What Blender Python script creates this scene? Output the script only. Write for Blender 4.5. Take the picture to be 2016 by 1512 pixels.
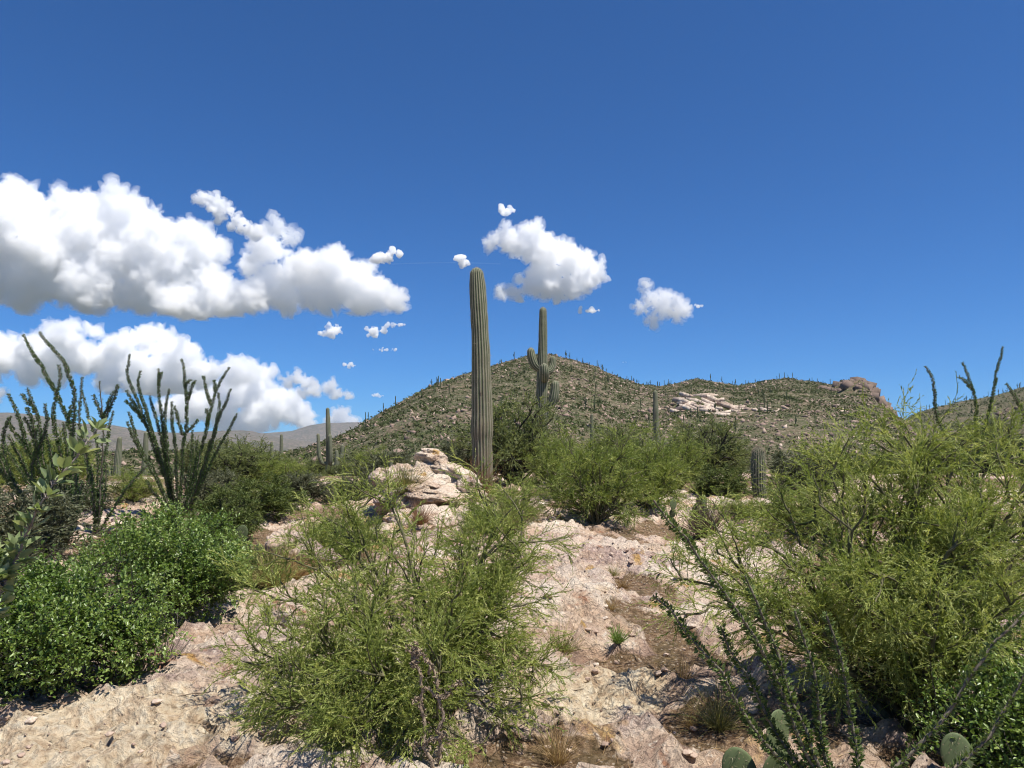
import bpy, math, random
import numpy as np
from mathutils import Vector, Matrix

SC = bpy.context.scene
COL = SC.collection
for _o in list(bpy.data.objects):
    bpy.data.objects.remove(_o)

# ------------------------------------------------------------------ camera
FPX = 1515.0                     # focal length of the phone lens in photo pixels (2016 wide)
CAMZ = 1.65
PITCH = math.atan((905 - 756) / FPX)
cam_data = bpy.data.cameras.new('camera')
cam_data.sensor_width = 36.0
cam_data.lens = 36.0 * FPX / 2016.0
cam_data.clip_start = 0.05
cam_data.clip_end = 120000.0
cam = bpy.data.objects.new('camera', cam_data)
COL.objects.link(cam)
cam.location = (0, 0, CAMZ)
cam.rotation_euler = (math.pi / 2 + PITCH, 0, 0)
SC.camera = cam

# ------------------------------------------------------------------ sky, sun, exposure
SUN_DIR = Vector((0.34, -0.24, 0.91)).normalized()
world = bpy.data.worlds.new('World')
SC.world = world
world.use_nodes = True
wt = world.node_tree
for n in list(wt.nodes):
    wt.nodes.remove(n)
w_out = wt.nodes.new('ShaderNodeOutputWorld')
w_bg = wt.nodes.new('ShaderNodeBackground')
w_sky = wt.nodes.new('ShaderNodeTexSky')
w_sky.sky_type = 'NISHITA'
w_sky.sun_disc = False
w_sky.sun_elevation = math.asin(SUN_DIR.z)
w_sky.sun_rotation = math.atan2(SUN_DIR.x, SUN_DIR.y)
w_sky.altitude = 2200.0
w_sky.air_density = 1.0
w_sky.dust_density = 0.25
w_sky.ozone_density = 3.0
w_mul = wt.nodes.new('ShaderNodeMix')             # the phone's strongly blue rendering of the clear sky
w_mul.data_type = 'RGBA'
w_mul.blend_type = 'MULTIPLY'
w_mul.inputs[0].default_value = 1.0
w_mul.inputs[7].default_value = (0.31, 0.74, 1.20, 1)
wt.links.new(w_sky.outputs[0], w_mul.inputs[6])
wt.links.new(w_mul.outputs[2], w_bg.inputs['Color'])
w_bg.inputs['Strength'].default_value = 0.074
wt.links.new(w_bg.outputs[0], w_out.inputs['Surface'])

sun_data = bpy.data.lights.new('sun', 'SUN')
sun_data.energy = 5.0
sun_data.angle = math.radians(0.53)
sun_data.color = (1.0, 0.945, 0.85)
sun = bpy.data.objects.new('sun', sun_data)
COL.objects.link(sun)
sun.rotation_euler = SUN_DIR.to_track_quat('Z', 'Y').to_euler()
sun.location = SUN_DIR * 50

SC.view_settings.view_transform = 'Standard'
SC.view_settings.look = 'None'
SC.view_settings.gamma = 1.0
SC.view_settings.exposure = 0.5
SC.view_settings.use_curve_mapping = False
SC.render.engine = 'CYCLES'
cy = SC.cycles
cy.use_denoising = True
cy.max_bounces = 64
cy.diffuse_bounces = 3
cy.glossy_bounces = 2
cy.transmission_bounces = 3
cy.volume_bounces = 40
cy.transparent_max_bounces = 16
cy.caustics_reflective = False
cy.caustics_refractive = False
cy.sample_clamp_indirect = 6.0
cy.pixel_filter_type = 'BLACKMAN_HARRIS'
cy.filter_width = 1.1

# ------------------------------------------------------------------ helpers: pixels of the view to places
CP, SP_ = math.cos(PITCH), math.sin(PITCH)
def at(px, py, Y):
    """point at ground distance Y (metres, along +Y) seen in the direction (px, py) of the photo"""
    u = (px - 1008.0) / FPX
    v = (756.0 - py) / FPX
    d = np.array([u, CP - v * SP_, SP_ + v * CP])
    s = Y / d[1]
    return np.array([0, 0, CAMZ]) + d * s

# ------------------------------------------------------------------ helpers: noise
def _hash(ix, iy, iz, seed):
    h = (ix.astype(np.uint32) * np.uint32(374761393)) ^ (iy.astype(np.uint32) * np.uint32(668265263)) ^ (iz.astype(np.uint32) * np.uint32(2147483647 & 0x7feb352d)) ^ np.uint32((seed * 2654435761) & 0xffffffff)
    h = (h ^ (h >> np.uint32(13))) * np.uint32(1274126177)
    h = (h ^ (h >> np.uint32(16))) * np.uint32(2246822519)
    h = h ^ (h >> np.uint32(15))
    return h.astype(np.float64) / 4294967295.0
def vnoise(P, seed=0):
    """smooth value noise in -1..1 at points P (n,3)"""
    P = np.asarray(P, float)
    I = np.floor(P).astype(np.int64)
    F = P - I
    F = F * F * F * (F * (F * 6 - 15) + 10)
    r = 0.0
    for dx in (0, 1):
        wx = F[:, 0] if dx else 1 - F[:, 0]
        for dy in (0, 1):
            wy = F[:, 1] if dy else 1 - F[:, 1]
            for dz in (0, 1):
                wz = F[:, 2] if dz else 1 - F[:, 2]
                r = r + wx * wy * wz * _hash(I[:, 0] + dx, I[:, 1] + dy, I[:, 2] + dz, seed)
    return r * 2 - 1
def fbm(P, octaves=4, seed=0, lac=2.03, gain=0.5, ridged=False):
    P = np.asarray(P, float)
    a, s, tot = 1.0, 0.0, 0.0
    for k in range(octaves):
        n = vnoise(P + k * 17.3, seed + k * 31)
        if ridged:
            n = 1 - 2 * np.abs(n)
        s = s + a * n
        tot += a
        P = P * lac
        a *= gain
    return s / tot
def sstep(a, b, x):
    t = np.clip((x - a) / (b - a), 0, 1)
    return t * t * (3 - 2 * t)

# ------------------------------------------------------------------ helpers: meshes and tags
def mesh_data(name, V, F, mat=None, smooth=False, attrs=None):
    """V (n,3); F list of int arrays (k,3) or (k,4); attrs: {name: per-vertex float or rgb array}"""
    V = np.ascontiguousarray(V, dtype=np.float32)
    if isinstance(F, np.ndarray):
        F = [F]
    F = [np.asarray(f, dtype=np.int32) for f in F if len(f)]
    me = bpy.data.meshes.new(name)
    nl = sum(f.size for f in F)
    npoly = sum(len(f) for f in F)
    me.vertices.add(len(V))
    me.vertices.foreach_set('co', V.ravel())
    me.loops.add(nl)
    me.loops.foreach_set('vertex_index', np.concatenate([f.ravel() for f in F]))
    me.polygons.add(npoly)
    starts, off = [], 0
    for f in F:
        k = f.shape[1]
        starts.append(off + np.arange(len(f)) * k)
        off += f.size
    me.polygons.foreach_set('loop_start', np.concatenate(starts).astype(np.int32))
    if attrs:
        for k, a in attrs.items():
            a = np.asarray(a, dtype=np.float32)
            if a.ndim == 1:
                at_ = me.attributes.new(k, 'FLOAT', 'POINT')
                at_.data.foreach_set('value', a)
            else:
                at_ = me.attributes.new(k, 'FLOAT_VECTOR', 'POINT')
                at_.data.foreach_set('vector', np.ascontiguousarray(a).ravel())
    me.update(calc_edges=True)
    me.validate()
    if smooth:
        me.polygons.foreach_set('use_smooth', np.ones(len(me.polygons), dtype=bool))
    if mat is not None:
        me.materials.append(mat)
    return me
def obj(name, me, parent=None, loc=(0, 0, 0), rotz=0.0, scale=1.0):
    o = bpy.data.objects.new(name, me)
    COL.objects.link(o)
    o.location = loc
    o.rotation_euler = (0, 0, rotz)
    o.scale = (scale,) * 3 if np.isscalar(scale) else scale
    o.parent = parent
    return o
def empty(name, loc=(0, 0, 0), rotz=0.0, scale=1.0):
    o = obj(name, None, None, loc, rotz, scale)
    o.empty_display_size = 0.2
    return o
def tag(o, label, cat, group=None, kind=None):
    o['label'] = label
    o['category'] = cat
    if group:
        o['group'] = group
    if kind:
        o['kind'] = kind
    return o
def stuff(o):
    o['kind'] = 'stuff'
    return o
def copy_thing(root, loc, rotz=0.0, scale=1.0):
    r = root.copy()
    COL.objects.link(r)
    r.location = loc
    r.rotation_euler = (root.rotation_euler[0], root.rotation_euler[1], rotz)
    r.scale = (scale,) * 3 if np.isscalar(scale) else scale
    for ch in root.children:
        c = ch.copy()
        COL.objects.link(c)
        c.parent = r
        for g in ch.children:
            d = g.copy()
            COL.objects.link(d)
            d.parent = c
    return r
class Geo:
    """collects vertices, faces and one float attribute 'tint' into one mesh"""
    def __init__(self):
        self.V, self.F3, self.F4, self.T, self.n = [], [], [], [], 0
    def add(self, V, F3=None, F4=None, tint=0.5):
        V = np.asarray(V, float).reshape(-1, 3)
        if F3 is not None and len(F3):
            self.F3.append(np.asarray(F3) + self.n)
        if F4 is not None and len(F4):
            self.F4.append(np.asarray(F4) + self.n)
        self.V.append(V)
        self.T.append(np.full(len(V), tint) if np.isscalar(tint) else np.asarray(tint, float))
        self.n += len(V)
    def mesh(self, name, mat, smooth=False, offset=None):
        V = np.concatenate(self.V)
        if offset is not None:
            V = V - np.asarray(offset)
        F = []
        if self.F3:
            F.append(np.concatenate(self.F3))
        if self.F4:
            F.append(np.concatenate(self.F4))
        return mesh_data(name, V, F, mat, smooth, {'tint': np.concatenate(self.T)})

# ------------------------------------------------------------------ helpers: materials
def new_mat(name):
    m = bpy.data.materials.new(name)
    m.use_nodes = True
    nt = m.node_tree
    for n in list(nt.nodes):
        nt.nodes.remove(n)
    return m, nt
class NT:
    def __init__(self, nt):
        self.nt = nt
    def n(self, typ, **kw):
        nd = self.nt.nodes.new(typ)
        for k, v in kw.items():
            setattr(nd, k, v)
        return nd
    def l(self, a, b):
        self.nt.links.new(a, b)
    def attr(self, name, vec=False):
        nd = self.n('ShaderNodeAttribute', attribute_name=name)
        return nd.outputs['Vector' if vec else 'Fac']
    def pos(self):
        return self.n('ShaderNodeNewGeometry').outputs['Position']
    def objco(self):
        return self.n('ShaderNodeTexCoord').outputs['Object']
    def noise(self, vec, scale, detail=4, rough=0.55, dist=0.0, out='Fac'):
        nd = self.n('ShaderNodeTexNoise')
        nd.inputs['Scale'].default_value = scale
        nd.inputs['Detail'].default_value = detail
        nd.inputs['Roughness'].default_value = rough
        nd.inputs['Distortion'].default_value = dist
        if vec is not None:
            self.l(vec, nd.inputs['Vector'])
        return nd.outputs[out]
    def voro(self, vec, scale, feature='F1', out='Distance', rnd=1.0):
        nd = self.n('ShaderNodeTexVoronoi', feature=feature)
        nd.inputs['Scale'].default_value = scale
        nd.inputs['Randomness'].default_value = rnd
        if vec is not None:
            self.l(vec, nd.inputs['Vector'])
        return nd.outputs[out]
    def scale(self, vec, s):
        nd = self.n('ShaderNodeMapping')
        nd.inputs['Scale'].default_value = s
        self.l(vec, nd.inputs['Vector'])
        return nd.outputs[0]
    def ramp(self, fac, stops, interp='LINEAR'):
        nd = self.n('ShaderNodeValToRGB')
        nd.color_ramp.interpolation = interp
        e = nd.color_ramp.elements
        while len(e) > 1:
            e.remove(e[-1])
        for i, (p, c) in enumerate(stops):
            if i == 0:
                e[0].position = p
                el = e[0]
            else:
                el = e.new(p)
            el.color = (c, c, c, 1) if np.isscalar(c) else (*c, 1)
        self.l(fac, nd.inputs['Fac'])
        return nd.outputs['Color']
    def mix(self, fac, a, b, mode='MIX'):
        nd = self.n('ShaderNodeMix', data_type='RGBA', blend_type=mode)
        for v, s in ((fac, nd.inputs[0]), (a, nd.inputs[6]), (b, nd.inputs[7])):
            if hasattr(v, 'is_output'):
                self.l(v, s)
            elif np.isscalar(v):
                s.default_value = v
            else:
                s.default_value = (*v, 1)
        return nd.outputs[2]
    def math(self, op, a, b=0.0, c=0.0):
        nd = self.n('ShaderNodeMath', operation=op)
        for v, s in zip((a, b, c), nd.inputs):
            if hasattr(v, 'is_output'):
                self.l(v, s)
            else:
                s.default_value = v
        return nd.outputs[0]
    def bump(self, h, strength, dist):
        nd = self.n('ShaderNodeBump')
        nd.inputs['Strength'].default_value = strength
        nd.inputs['Distance'].default_value = dist
        self.l(h, nd.inputs['Height'])
        return nd.outputs[0]
    def out(self, shader, slot='Surface'):
        o = self.n('ShaderNodeOutputMaterial')
        self.l(shader, o.inputs[slot])
    def bsdf(self, color, rough=0.85, normal=None, spec=0.3):
        b = self.n('ShaderNodeBsdfPrincipled')
        if hasattr(color, 'is_output'):
            self.l(color, b.inputs['Base Color'])
        else:
            b.inputs['Base Color'].default_value = (*color, 1)
        b.inputs['Roughness'].default_value = rough
        b.inputs['Specular IOR Level'].default_value = spec
        if normal is not None:
            self.l(normal, b.inputs['Normal'])
        return b.outputs[0]
# ------------------------------------------------------------------ ground sheet
def ell(x, y, cx, cy, rx, ry, rot=0.0):
    c, s = math.cos(rot), math.sin(rot)
    dx, dy = x - cx, y - cy
    return np.sqrt(((c * dx + s * dy) / rx) ** 2 + ((-s * dx + c * dy) / ry) ** 2)
GY = [-60000, -3000, -50, 0, 4, 8, 13, 20, 27, 40, 60, 120, 400, 3000, 60000]
GZ = [-12, -12, -2.0, 0, 0.18, 0.35, 0.585, 0.9, 1.12, 0.9, 0.3, -1.5, -6, -14, -14]
SOIL = [  # soil pockets between the rock: centre, radii, turn
    (1.15, 6.1, 0.30, 1.05, 0.15), (0.88, 5.35, 0.42, 0.30, 0.0), (1.05, 4.35, 0.42, 0.32, 0.3), (1.35, 11.4, 1.1, 0.6, 0.0),
    (2.2, 12.2, 1.2, 0.7, 0.1), (0.15, 4.0, 0.5, 0.25, 0.0), (-1.5, 3.75, 0.35, 0.14, 0.3), (-3.3, 10.2, 2.2, 1.6, 0.0),
    (2.9, 4.6, 1.3, 1.6, 0.0), (1.35, 7.7, 0.3, 0.7, 0.1)]
def cells(x, y, seed):
    """broken plates: for each point the random value and tilt of its plate and the distance to the next plate"""
    ix, iy = np.floor(x).astype(np.int64), np.floor(y).astype(np.int64)
    b1 = np.full(x.shape, 9.0); b2 = b1.copy(); v = np.zeros(x.shape); dx1 = v.copy(); dy1 = v.copy()
    z0 = np.zeros_like(ix)
    for dx in (-1, 0, 1):
        for dy in (-1, 0, 1):
            cx, cy_ = ix + dx, iy + dy
            ox = x - (cx + _hash(cx, cy_, z0, seed)); oy = y - (cy_ + _hash(cx, cy_, z0 + 1, seed))
            d = np.sqrt(ox * ox + oy * oy)
            c = d < b1
            b2 = np.where(c, b1, np.minimum(b2, d))
            v = np.where(c, _hash(cx, cy_, z0 + 2, seed), v)
            t = _hash(cx, cy_, z0 + 3, seed) * 6.283
            dx1 = np.where(c, ox * np.cos(t) + oy * np.sin(t), dx1)
            b1 = np.where(c, d, b1)
    return v, dx1, b2 - b1
def ground_h(x, y, fine=True, plate=False):
    x = np.asarray(x, float); y = np.asarray(y, float)
    shp = np.broadcast(x, y).shape
    x = np.broadcast_to(x, shp).ravel(); y = np.broadcast_to(y, shp).ravel()
    z = np.interp(y, GY, GZ)
    near = 1 - sstep(9, 16, y)
    z = z - 0.27 * sstep(1.0, 3.4, -x) * (0.35 + 0.65 * near) - 0.32 * sstep(1.4, 3.4, x) * near
    z = z + 0.16 * np.exp(-ell(x, y, 0.35, 8.2, 0.75, 2.6, -0.12) ** 2) + 0.10 * np.exp(-ell(x, y, -0.2, 6.3, 0.6, 1.5, -0.1) ** 2)
    P = np.stack([x, y, np.zeros_like(x)], 1)
    mid = np.exp(-(np.abs(y) / 90.0)) * np.exp(-(np.abs(x) / 90.0))
    z = z + mid * 0.10 * vnoise(P / 2.3, 3)
    far = sstep(60, 300, np.hypot(x, y))
    z = z + far * 3.0 * vnoise(P / 180.0, 4)
    soil = np.zeros_like(x)
    for cx, cy, rx, ry, rot in SOIL:
        soil = np.maximum(soil, 1 - sstep(0.55, 1.15, ell(x, y, cx, cy, rx, ry, rot) + 0.35 * vnoise(P * 2.6, 8) + 0.15 * vnoise(P * 9, 9)))
    soil = np.maximum(soil, sstep(0.42, 0.62, vnoise(P * 0.8 + 5, 12) * sstep(6, 16, y) + 0.25 * sstep(14, 22, y) + 0.4 * sstep(2.6, 4.5, np.abs(x))))
    soil = np.maximum(soil, sstep(22, 34, y))
    soil = np.where(y < 1.5, np.maximum(soil, 0.3), soil)
    lvl = (1 - soil)
    det = np.exp(-np.maximum(0, np.hypot(x, y) - 20) / 30.0)
    c, s = math.cos(0.55), math.sin(0.55)            # strata run obliquely across the slab
    A = np.stack([(c * x + s * y) * 0.55, (-s * x + c * y) * 1.7, np.zeros_like(x)], 1)
    w = vnoise(P * 0.9, 21)
    f = A[:, 1] * 0.9 + 1.3 * w + 0.6 * vnoise(P * 2.1, 22)
    fr = f - np.floor(f)
    terrace = np.clip(fr * 1.05, 0, 1) - sstep(0.86, 1.0, fr)       # slow rise, abrupt broken edge
    z = z + det * lvl * (0.11 * terrace + 0.045 * fbm(P * 1.7, 4, 31, ridged=True))
    if fine:
        n1 = vnoise(A * 2.2 + 0.4 * np.stack([w, w, w], 1), 41)
        n2 = vnoise(P * 6.0 + n1[:, None] * 0.5, 42)
        n3 = vnoise(P * 15.0, 43)
        crack = np.maximum((1 - sstep(0.0, 0.075, np.abs(n1))), 0.7 * (1 - sstep(0.0, 0.08, np.abs(n2))))
        wx, wy = 0.35 * vnoise(P * 3.1, 47), 0.35 * vnoise(P * 3.1 + 9, 48)
        v1, t1, e1 = cells(A[:, 0] * 2.4 + wx, A[:, 1] * 1.5 + wy, 51)
        v2, t2, e2 = cells(A[:, 0] * 7.5 + 2 * wx, A[:, 1] * 4.6 + 2 * wy, 52)
        v3, t3, e3 = cells(x * 13 + 3 * wx, y * 13 + 3 * wy, 53)
        z = z + det * lvl * (0.075 * (v1 - 0.5) + 0.055 * t1 - 0.025 * (1 - sstep(0, 0.07, e1)) + 0.060 * (v2 - 0.5) + 0.045 * t2 - 0.026 * (1 - sstep(0, 0.12, e2)) + 0.026 * (v3 - 0.5) + 0.02 * t3 - 0.012 * crack + 0.007 * n3)
        pl = 0.55 * v1 + 0.3 * v2 + 0.15 * v3
        z = z + det * soil * (0.010 * vnoise(P * 11, 45) + 0.008 * vnoise(P * 27, 46) - 0.015)
        if plate:
            return z.reshape(shp), soil.reshape(shp), pl.reshape(shp)
    return (z.reshape(shp), soil.reshape(shp))
def gz(x, y):
    return float(ground_h(np.array([x]), np.array([y]), True)[0][0])
def G(px, py):
    """where the sight line of (px, py) meets the ground"""
    Y = np.geomspace(2.0, 80, 900)
    P = np.array([at(px, py, yy) for yy in Y])
    h = ground_h(P[:, 0], P[:, 1])[0]
    i = int(np.argmax(P[:, 2] <= h))
    return P[i]
def on_ground(px, Y, sink=0.0):
    """a spot on the ground at distance Y in the picture column px"""
    x = (px - 1008.0) / FPX * Y
    return np.array([x, Y, gz(x, Y) - sink])
def axis(a, b, step, grow, far):
    r = [a]
    while r[-1] < b:
        r.append(r[-1] + step(r[-1]))
    d = r[-1] - r[-2]
    while r[-1] < far:
        d *= grow
        r.append(r[-1] + d)
    return r
ax = axis(0, 10, lambda v: 0.029 * (1 + v / 2.4), 1.3, 70000)
gxs = np.array([-v for v in ax[:0:-1]] + ax)
ay = axis(2.4, 30, lambda v: 0.0062 * v, 1.2, 70000)
back = [2.4 - 0.05 * 1.35 ** k for k in range(46)]
gys = np.array(sorted([v for v in back if v > -70000]) + ay[1:])
def grid_faces(nx, ny):
    i = np.arange(nx - 1)[None] + np.arange(ny - 1)[:, None] * nx
    i = i.ravel()
    return np.stack([i, i + 1, i + nx + 1, i + nx], 1)
XX, YY = np.meshgrid(gxs, gys)
ZZ, SS, PLT = ground_h(XX, YY, True, True)
def ground_material():
    m, nt = new_mat('rock_and_soil')
    t = NT(nt)
    p = t.pos()
    soil = t.attr('soil')
    plate = t.attr('plate')
    big = t.noise(p, 0.6, 3, 0.5, 0.4)
    med = t.noise(p, 3.2, 5, 0.62, 0.6)
    fin = t.noise(p, 15.0, 7, 0.7, 0.4)
    grit = t.noise(p, 60.0, 5, 0.72)
    mix1 = t.math('ADD', t.math('MULTIPLY', plate, 0.5), t.math('MULTIPLY', med, 0.5))
    rock = t.ramp(mix1, [(0.26, (0.26, 0.175, 0.135)), (0.36, (0.45, 0.31, 0.235)), (0.44, (0.65, 0.48, 0.36)), (0.53, (0.78, 0.62, 0.48)), (0.66, (0.85, 0.73, 0.59))])
    mauve = t.ramp(fin, [(0.3, (0.24, 0.16, 0.14)), (0.48, (0.43, 0.30, 0.255)), (0.66, (0.66, 0.50, 0.42))])
    mm = t.math('ADD', t.math('MULTIPLY', big, 0.75), t.math('MULTIPLY', plate, 0.25))
    rock = t.mix(t.ramp(mm, [(0.53, 0.0), (0.60, 0.85)]), rock, mauve)
    tanp = t.ramp(t.noise(p, 0.9, 4, 0.6, 0.7), [(0.52, 0.0), (0.60, 0.5)])
    rock = t.mix(tanp, rock, t.ramp(fin, [(0.32, (0.30, 0.185, 0.115)), (0.5, (0.52, 0.35, 0.225)), (0.66, (0.68, 0.50, 0.345))]))
    och = t.noise(p, 1.3, 4, 0.6, 0.8)
    och = t.ramp(och, [(0.59, 0.0), (0.66, 0.9)])
    rock = t.mix(och, rock, t.ramp(fin, [(0.35, (0.36, 0.17, 0.05)), (0.55, (0.62, 0.40, 0.12)), (0.75, (0.74, 0.58, 0.28))]))
    rust = t.ramp(t.noise(p, 2.3, 5, 0.62, 1.0), [(0.62, 0.0), (0.69, 0.8)])
    rock = t.mix(rust, rock, (0.36, 0.15, 0.075))
    rock = t.mix(t.ramp(grit, [(0.36, 0.7), (0.47, 0.0)]), rock, (0.20, 0.14, 0.11))
    rock = t.mix(t.ramp(fin, [(0.57, 0.0), (0.66, 0.8)]), rock, (0.87, 0.77, 0.64))
    vein = t.ramp(t.voro(t.scale(p, (1, 1.4, 1)), 9.0, 'DISTANCE_TO_EDGE'), [(0.0, 0.7), (0.035, 0.0)])
    rock = t.mix(t.math('MULTIPLY', vein, t.ramp(med, [(0.45, 1.0), (0.6, 0.2)])), rock, (0.13, 0.09, 0.075))
    sand = t.ramp(t.math('ADD', fin, t.math('MULTIPLY', plate, 0.12)), [(0.36, (0.33, 0.225, 0.14)), (0.48, (0.62, 0.47, 0.31)), (0.58, (0.80, 0.66, 0.46)), (0.72, (0.86, 0.76, 0.58))])
    rock = t.mix(t.ramp(t.math('ADD', t.attr('sandy'), t.math('MULTIPLY', t.math('SUBTRACT', med, 0.5), 1.2)), [(0.35, 0.0), (0.6, 0.85)]), rock, sand)
    dirt = t.ramp(t.noise(p, 24.0, 6, 0.72), [(0.32, (0.06, 0.035, 0.02)), (0.47, (0.20, 0.125, 0.075)), (0.57, (0.34, 0.23, 0.145)), (0.67, (0.58, 0.45, 0.32))])
    dirt = t.mix(t.ramp(t.noise(p, 5.0, 3), [(0.45, 0.0), (0.62, 0.55)]), dirt, (0.125, 0.10, 0.045))
    dirt = t.mix(t.ramp(t.voro(p, 26.0), [(0.16, 0.85), (0.24, 0.0)]), dirt, (0.52, 0.43, 0.33))
    sm = t.ramp(t.math('ADD', soil, t.math('MULTIPLY', t.math('SUBTRACT', fin, 0.5), 0.9)), [(0.40, 0.0), (0.60, 1.0)])
    col = t.mix(sm, rock, dirt)
    scrub = t.ramp(t.noise(p, 0.35, 6, 0.7), [(0.42, (0.045, 0.05, 0.025)), (0.55, (0.11, 0.105, 0.06)), (0.68, (0.20, 0.165, 0.115))])
    col = t.mix(t.attr('scrub'), col, scrub)
    hgt = t.math('ADD', t.math('ADD', t.math('MULTIPLY', fin, 1.0), t.math('MULTIPLY', grit, 0.4)), t.math('MULTIPLY', t.voro(p, 22.0), 0.5))
    t.out(t.bsdf(col, 0.92, t.bump(hgt, 1.0, 0.07), 0.15))
    return m
M_GROUND = ground_material()
gm = mesh_data('ground', np.stack([XX.ravel(), YY.ravel(), ZZ.ravel()], 1), grid_faces(len(gxs), len(gys)), M_GROUND, False, {'soil': SS.ravel(), 'plate': PLT.ravel(), 'sandy': np.maximum(1 - sstep(0.4, 1.1, ell(XX, YY, -2.6, 4.3, 2.6, 0.9, 0.15)), 0.8 * (1 - sstep(0.4, 1.1, ell(XX, YY, 0.45, 4.7, 0.8, 0.45, 0.6)))).ravel(), 'scrub': sstep(40, 160, np.hypot(XX, YY)).ravel()})
ground = obj('ground', gm)
ground['kind'] = 'structure'
ground['label'] = 'broken pink and cream rock slab with brown soil pockets'
print('ground', len(gxs), len(gys))

# ------------------------------------------------------------------ hills
def ridge_height(P3, rx, ry, rz, foot, zb, seed, noise_amp, back=0.6, sharp=1.0, rough=1.0):
    """height of a hill whose crest runs through the points (rx, ry, rz); foot(x): where its front slope starts"""
    x, y = P3[:, 0], P3[:, 1]
    wob = 18 * min(noise_amp, 1.2) * vnoise(np.stack([x / 70, y / 140, x * 0], 1), seed + 3)
    q_ = x / np.maximum(y, 1.0)                      # the spurs of the hill run down towards this valley
    yr = np.interp(q_, rx / ry, ry)
    zr = np.interp(q_, rx / ry, rz)
    yf = foot(x) + wob * 2
    t = (y - yf) / np.maximum(yr - yf, 1)
    tt = np.clip(t, 0, 1)
    prof = tt ** sharp
    z = zb + (zr - zb) * prof
    over = np.clip(y - yr, 0, None)
    z = z - over * back
    env = np.clip(tt, 0, 1) * np.clip(1.05 - tt, 0.06, 1)
    Q = np.stack([x, y, z * 0], 1)
    z = z + noise_amp * env * (5.0 * fbm(Q / 75.0, 4, seed, ridged=True) + 2.2 * fbm(Q / 22.0, 3, seed + 7))
    z = z + noise_amp * rough * np.clip(tt * 3, 0, 1) * (0.8 * (fbm(Q / 9.0, 3, seed + 11, ridged=True) - 0.5))
    z = np.where(t <= 0, zb - 3 - np.clip(-t, 0, 1) * 10, z)
    return z
def hill_material(name, tan, pink, dark, gscale):
    m, nt = new_mat(name)
    t = NT(nt)
    p = t.pos()
    a = t.noise(p, 0.055 * gscale, 5, 0.6, 0.3)
    b = t.noise(p, 0.42 * gscale, 5, 0.65)
    c = t.voro(p, 0.45 * gscale)
    col = t.mix(t.ramp(a, [(0.42, 0.0), (0.62, 1.0)]), tan, pink)
    col = t.mix(t.ramp(b, [(0.40, 0.85), (0.55, 0.0)]), col, dark)
    col = t.mix(t.ramp(b, [(0.60, 0.0), (0.72, 0.6)]), col, (0.40, 0.315, 0.255))
    col = t.mix(t.ramp(c, [(0.28, 0.85), (0.48, 0.0)]), col, (0.07, 0.08, 0.035))
    spk = t.ramp(t.noise(p, 1.1 * gscale, 4, 0.7), [(0.56, 0.0), (0.63, 0.75)])
    col = t.mix(spk, col, (0.36, 0.295, 0.23))
    t.out(t.bsdf(col, 0.95, t.bump(b, 0.9, 1.3 / gscale), 0.1))
    return m
def crest(pts):
    """(px, py, distance) list of a skyline to crest points"""
    A = np.array([at(px, py, Y) for px, py, Y in pts])
    o = np.argsort(A[:, 0])
    return A[o, 0], A[o, 1], A[o, 2]
def hill_mesh(name, fn, x0, x1, y0, y1, step, mat, label, ystep=None):
    xs = np.arange(x0, x1 + step, step)
    ys = np.arange(y0, y1 + step, ystep or step)
    X, Y = np.meshgrid(xs, ys)
    Pq = np.stack([X.ravel(), Y.ravel(), 0 * X.ravel()], 1)
    Pq[:, 2] = fn(Pq)
    o = obj(name, mesh_data(name, Pq, grid_faces(len(xs), len(ys)), mat, False))
    o['kind'] = 'structure'
    o['label'] = label
    return o
MAIN = [(-700, 892, 190), (-200, 890, 190), (150, 892, 190), (300, 890, 200), (450, 894, 215), (560, 893, 235), (600, 886, 240), (660, 862, 262), (700, 841, 275), (750, 812, 292), (800, 786, 310), (850, 759, 328), (900, 740, 345),
        (945, 728, 360), (1000, 711, 378), (1040, 700, 392), (1060, 697, 396), (1085, 698, 400), (1130, 709, 412), (1180, 724, 430), (1220, 744, 448), (1260, 757, 462),
        (1300, 762, 470), (1340, 753, 472), (1370, 746, 470), (1400, 751, 468), (1450, 759, 466), (1500, 750, 462), (1550, 745, 456), (1600, 751, 446), (1650, 758, 436),
        (1685, 757, 428), (1706, 757, 424), (1720, 770, 420), (1733, 792, 416), (1760, 815, 408), (1800, 852, 396), (1860, 885, 380), (2000, 905, 360), (2600, 915, 340)]
mrx, mry, mrz = crest(MAIN)
def main_hill(P3):
    P3 = np.asarray(P3, float)
    z = ridge_height(P3, mrx, mry, mrz, lambda x: 128 + 25 * np.clip((x - 20) / 100, 0, 1) - 22 * np.clip(-x / 100, 0, 1), -1.8, 77, 1.0, 0.5, 0.95)
    x, y = P3[:, 0], P3[:, 1]
    # bold rock knobs: the crag below the right end of the crest, the pale outcrop lower on the slope, the summit block
    for cx, cy, r, hgt, sd in ((184, 410, 11, 2.5, 1), (174, 395, 12, 4.0, 2), (168, 375, 9, 3.0, 9), (66, 268, 12, 3.5, 4), (60, 258, 9, 2.8, 5), (75, 280, 10, 3, 6)):
        d = np.hypot(x - cx, (y - cy) * 0.8) / r
        z = z + hgt * (1 - sstep(0.3, 1.0, d)) * (0.5 + 0.9 * vnoise(np.stack([x / 3.5, y / 3.5, x * 0 + sd], 1), sd))
    return z
M_HILL = hill_material('hill_slope', (0.098, 0.092, 0.052), (0.16, 0.12, 0.082), (0.052, 0.058, 0.026), 1.0)
hill_mesh('hill', main_hill, -420, 300, 98, 580, 2.6, M_HILL, 'rocky desert hill with a pointed summit behind the tall cactus')
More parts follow.
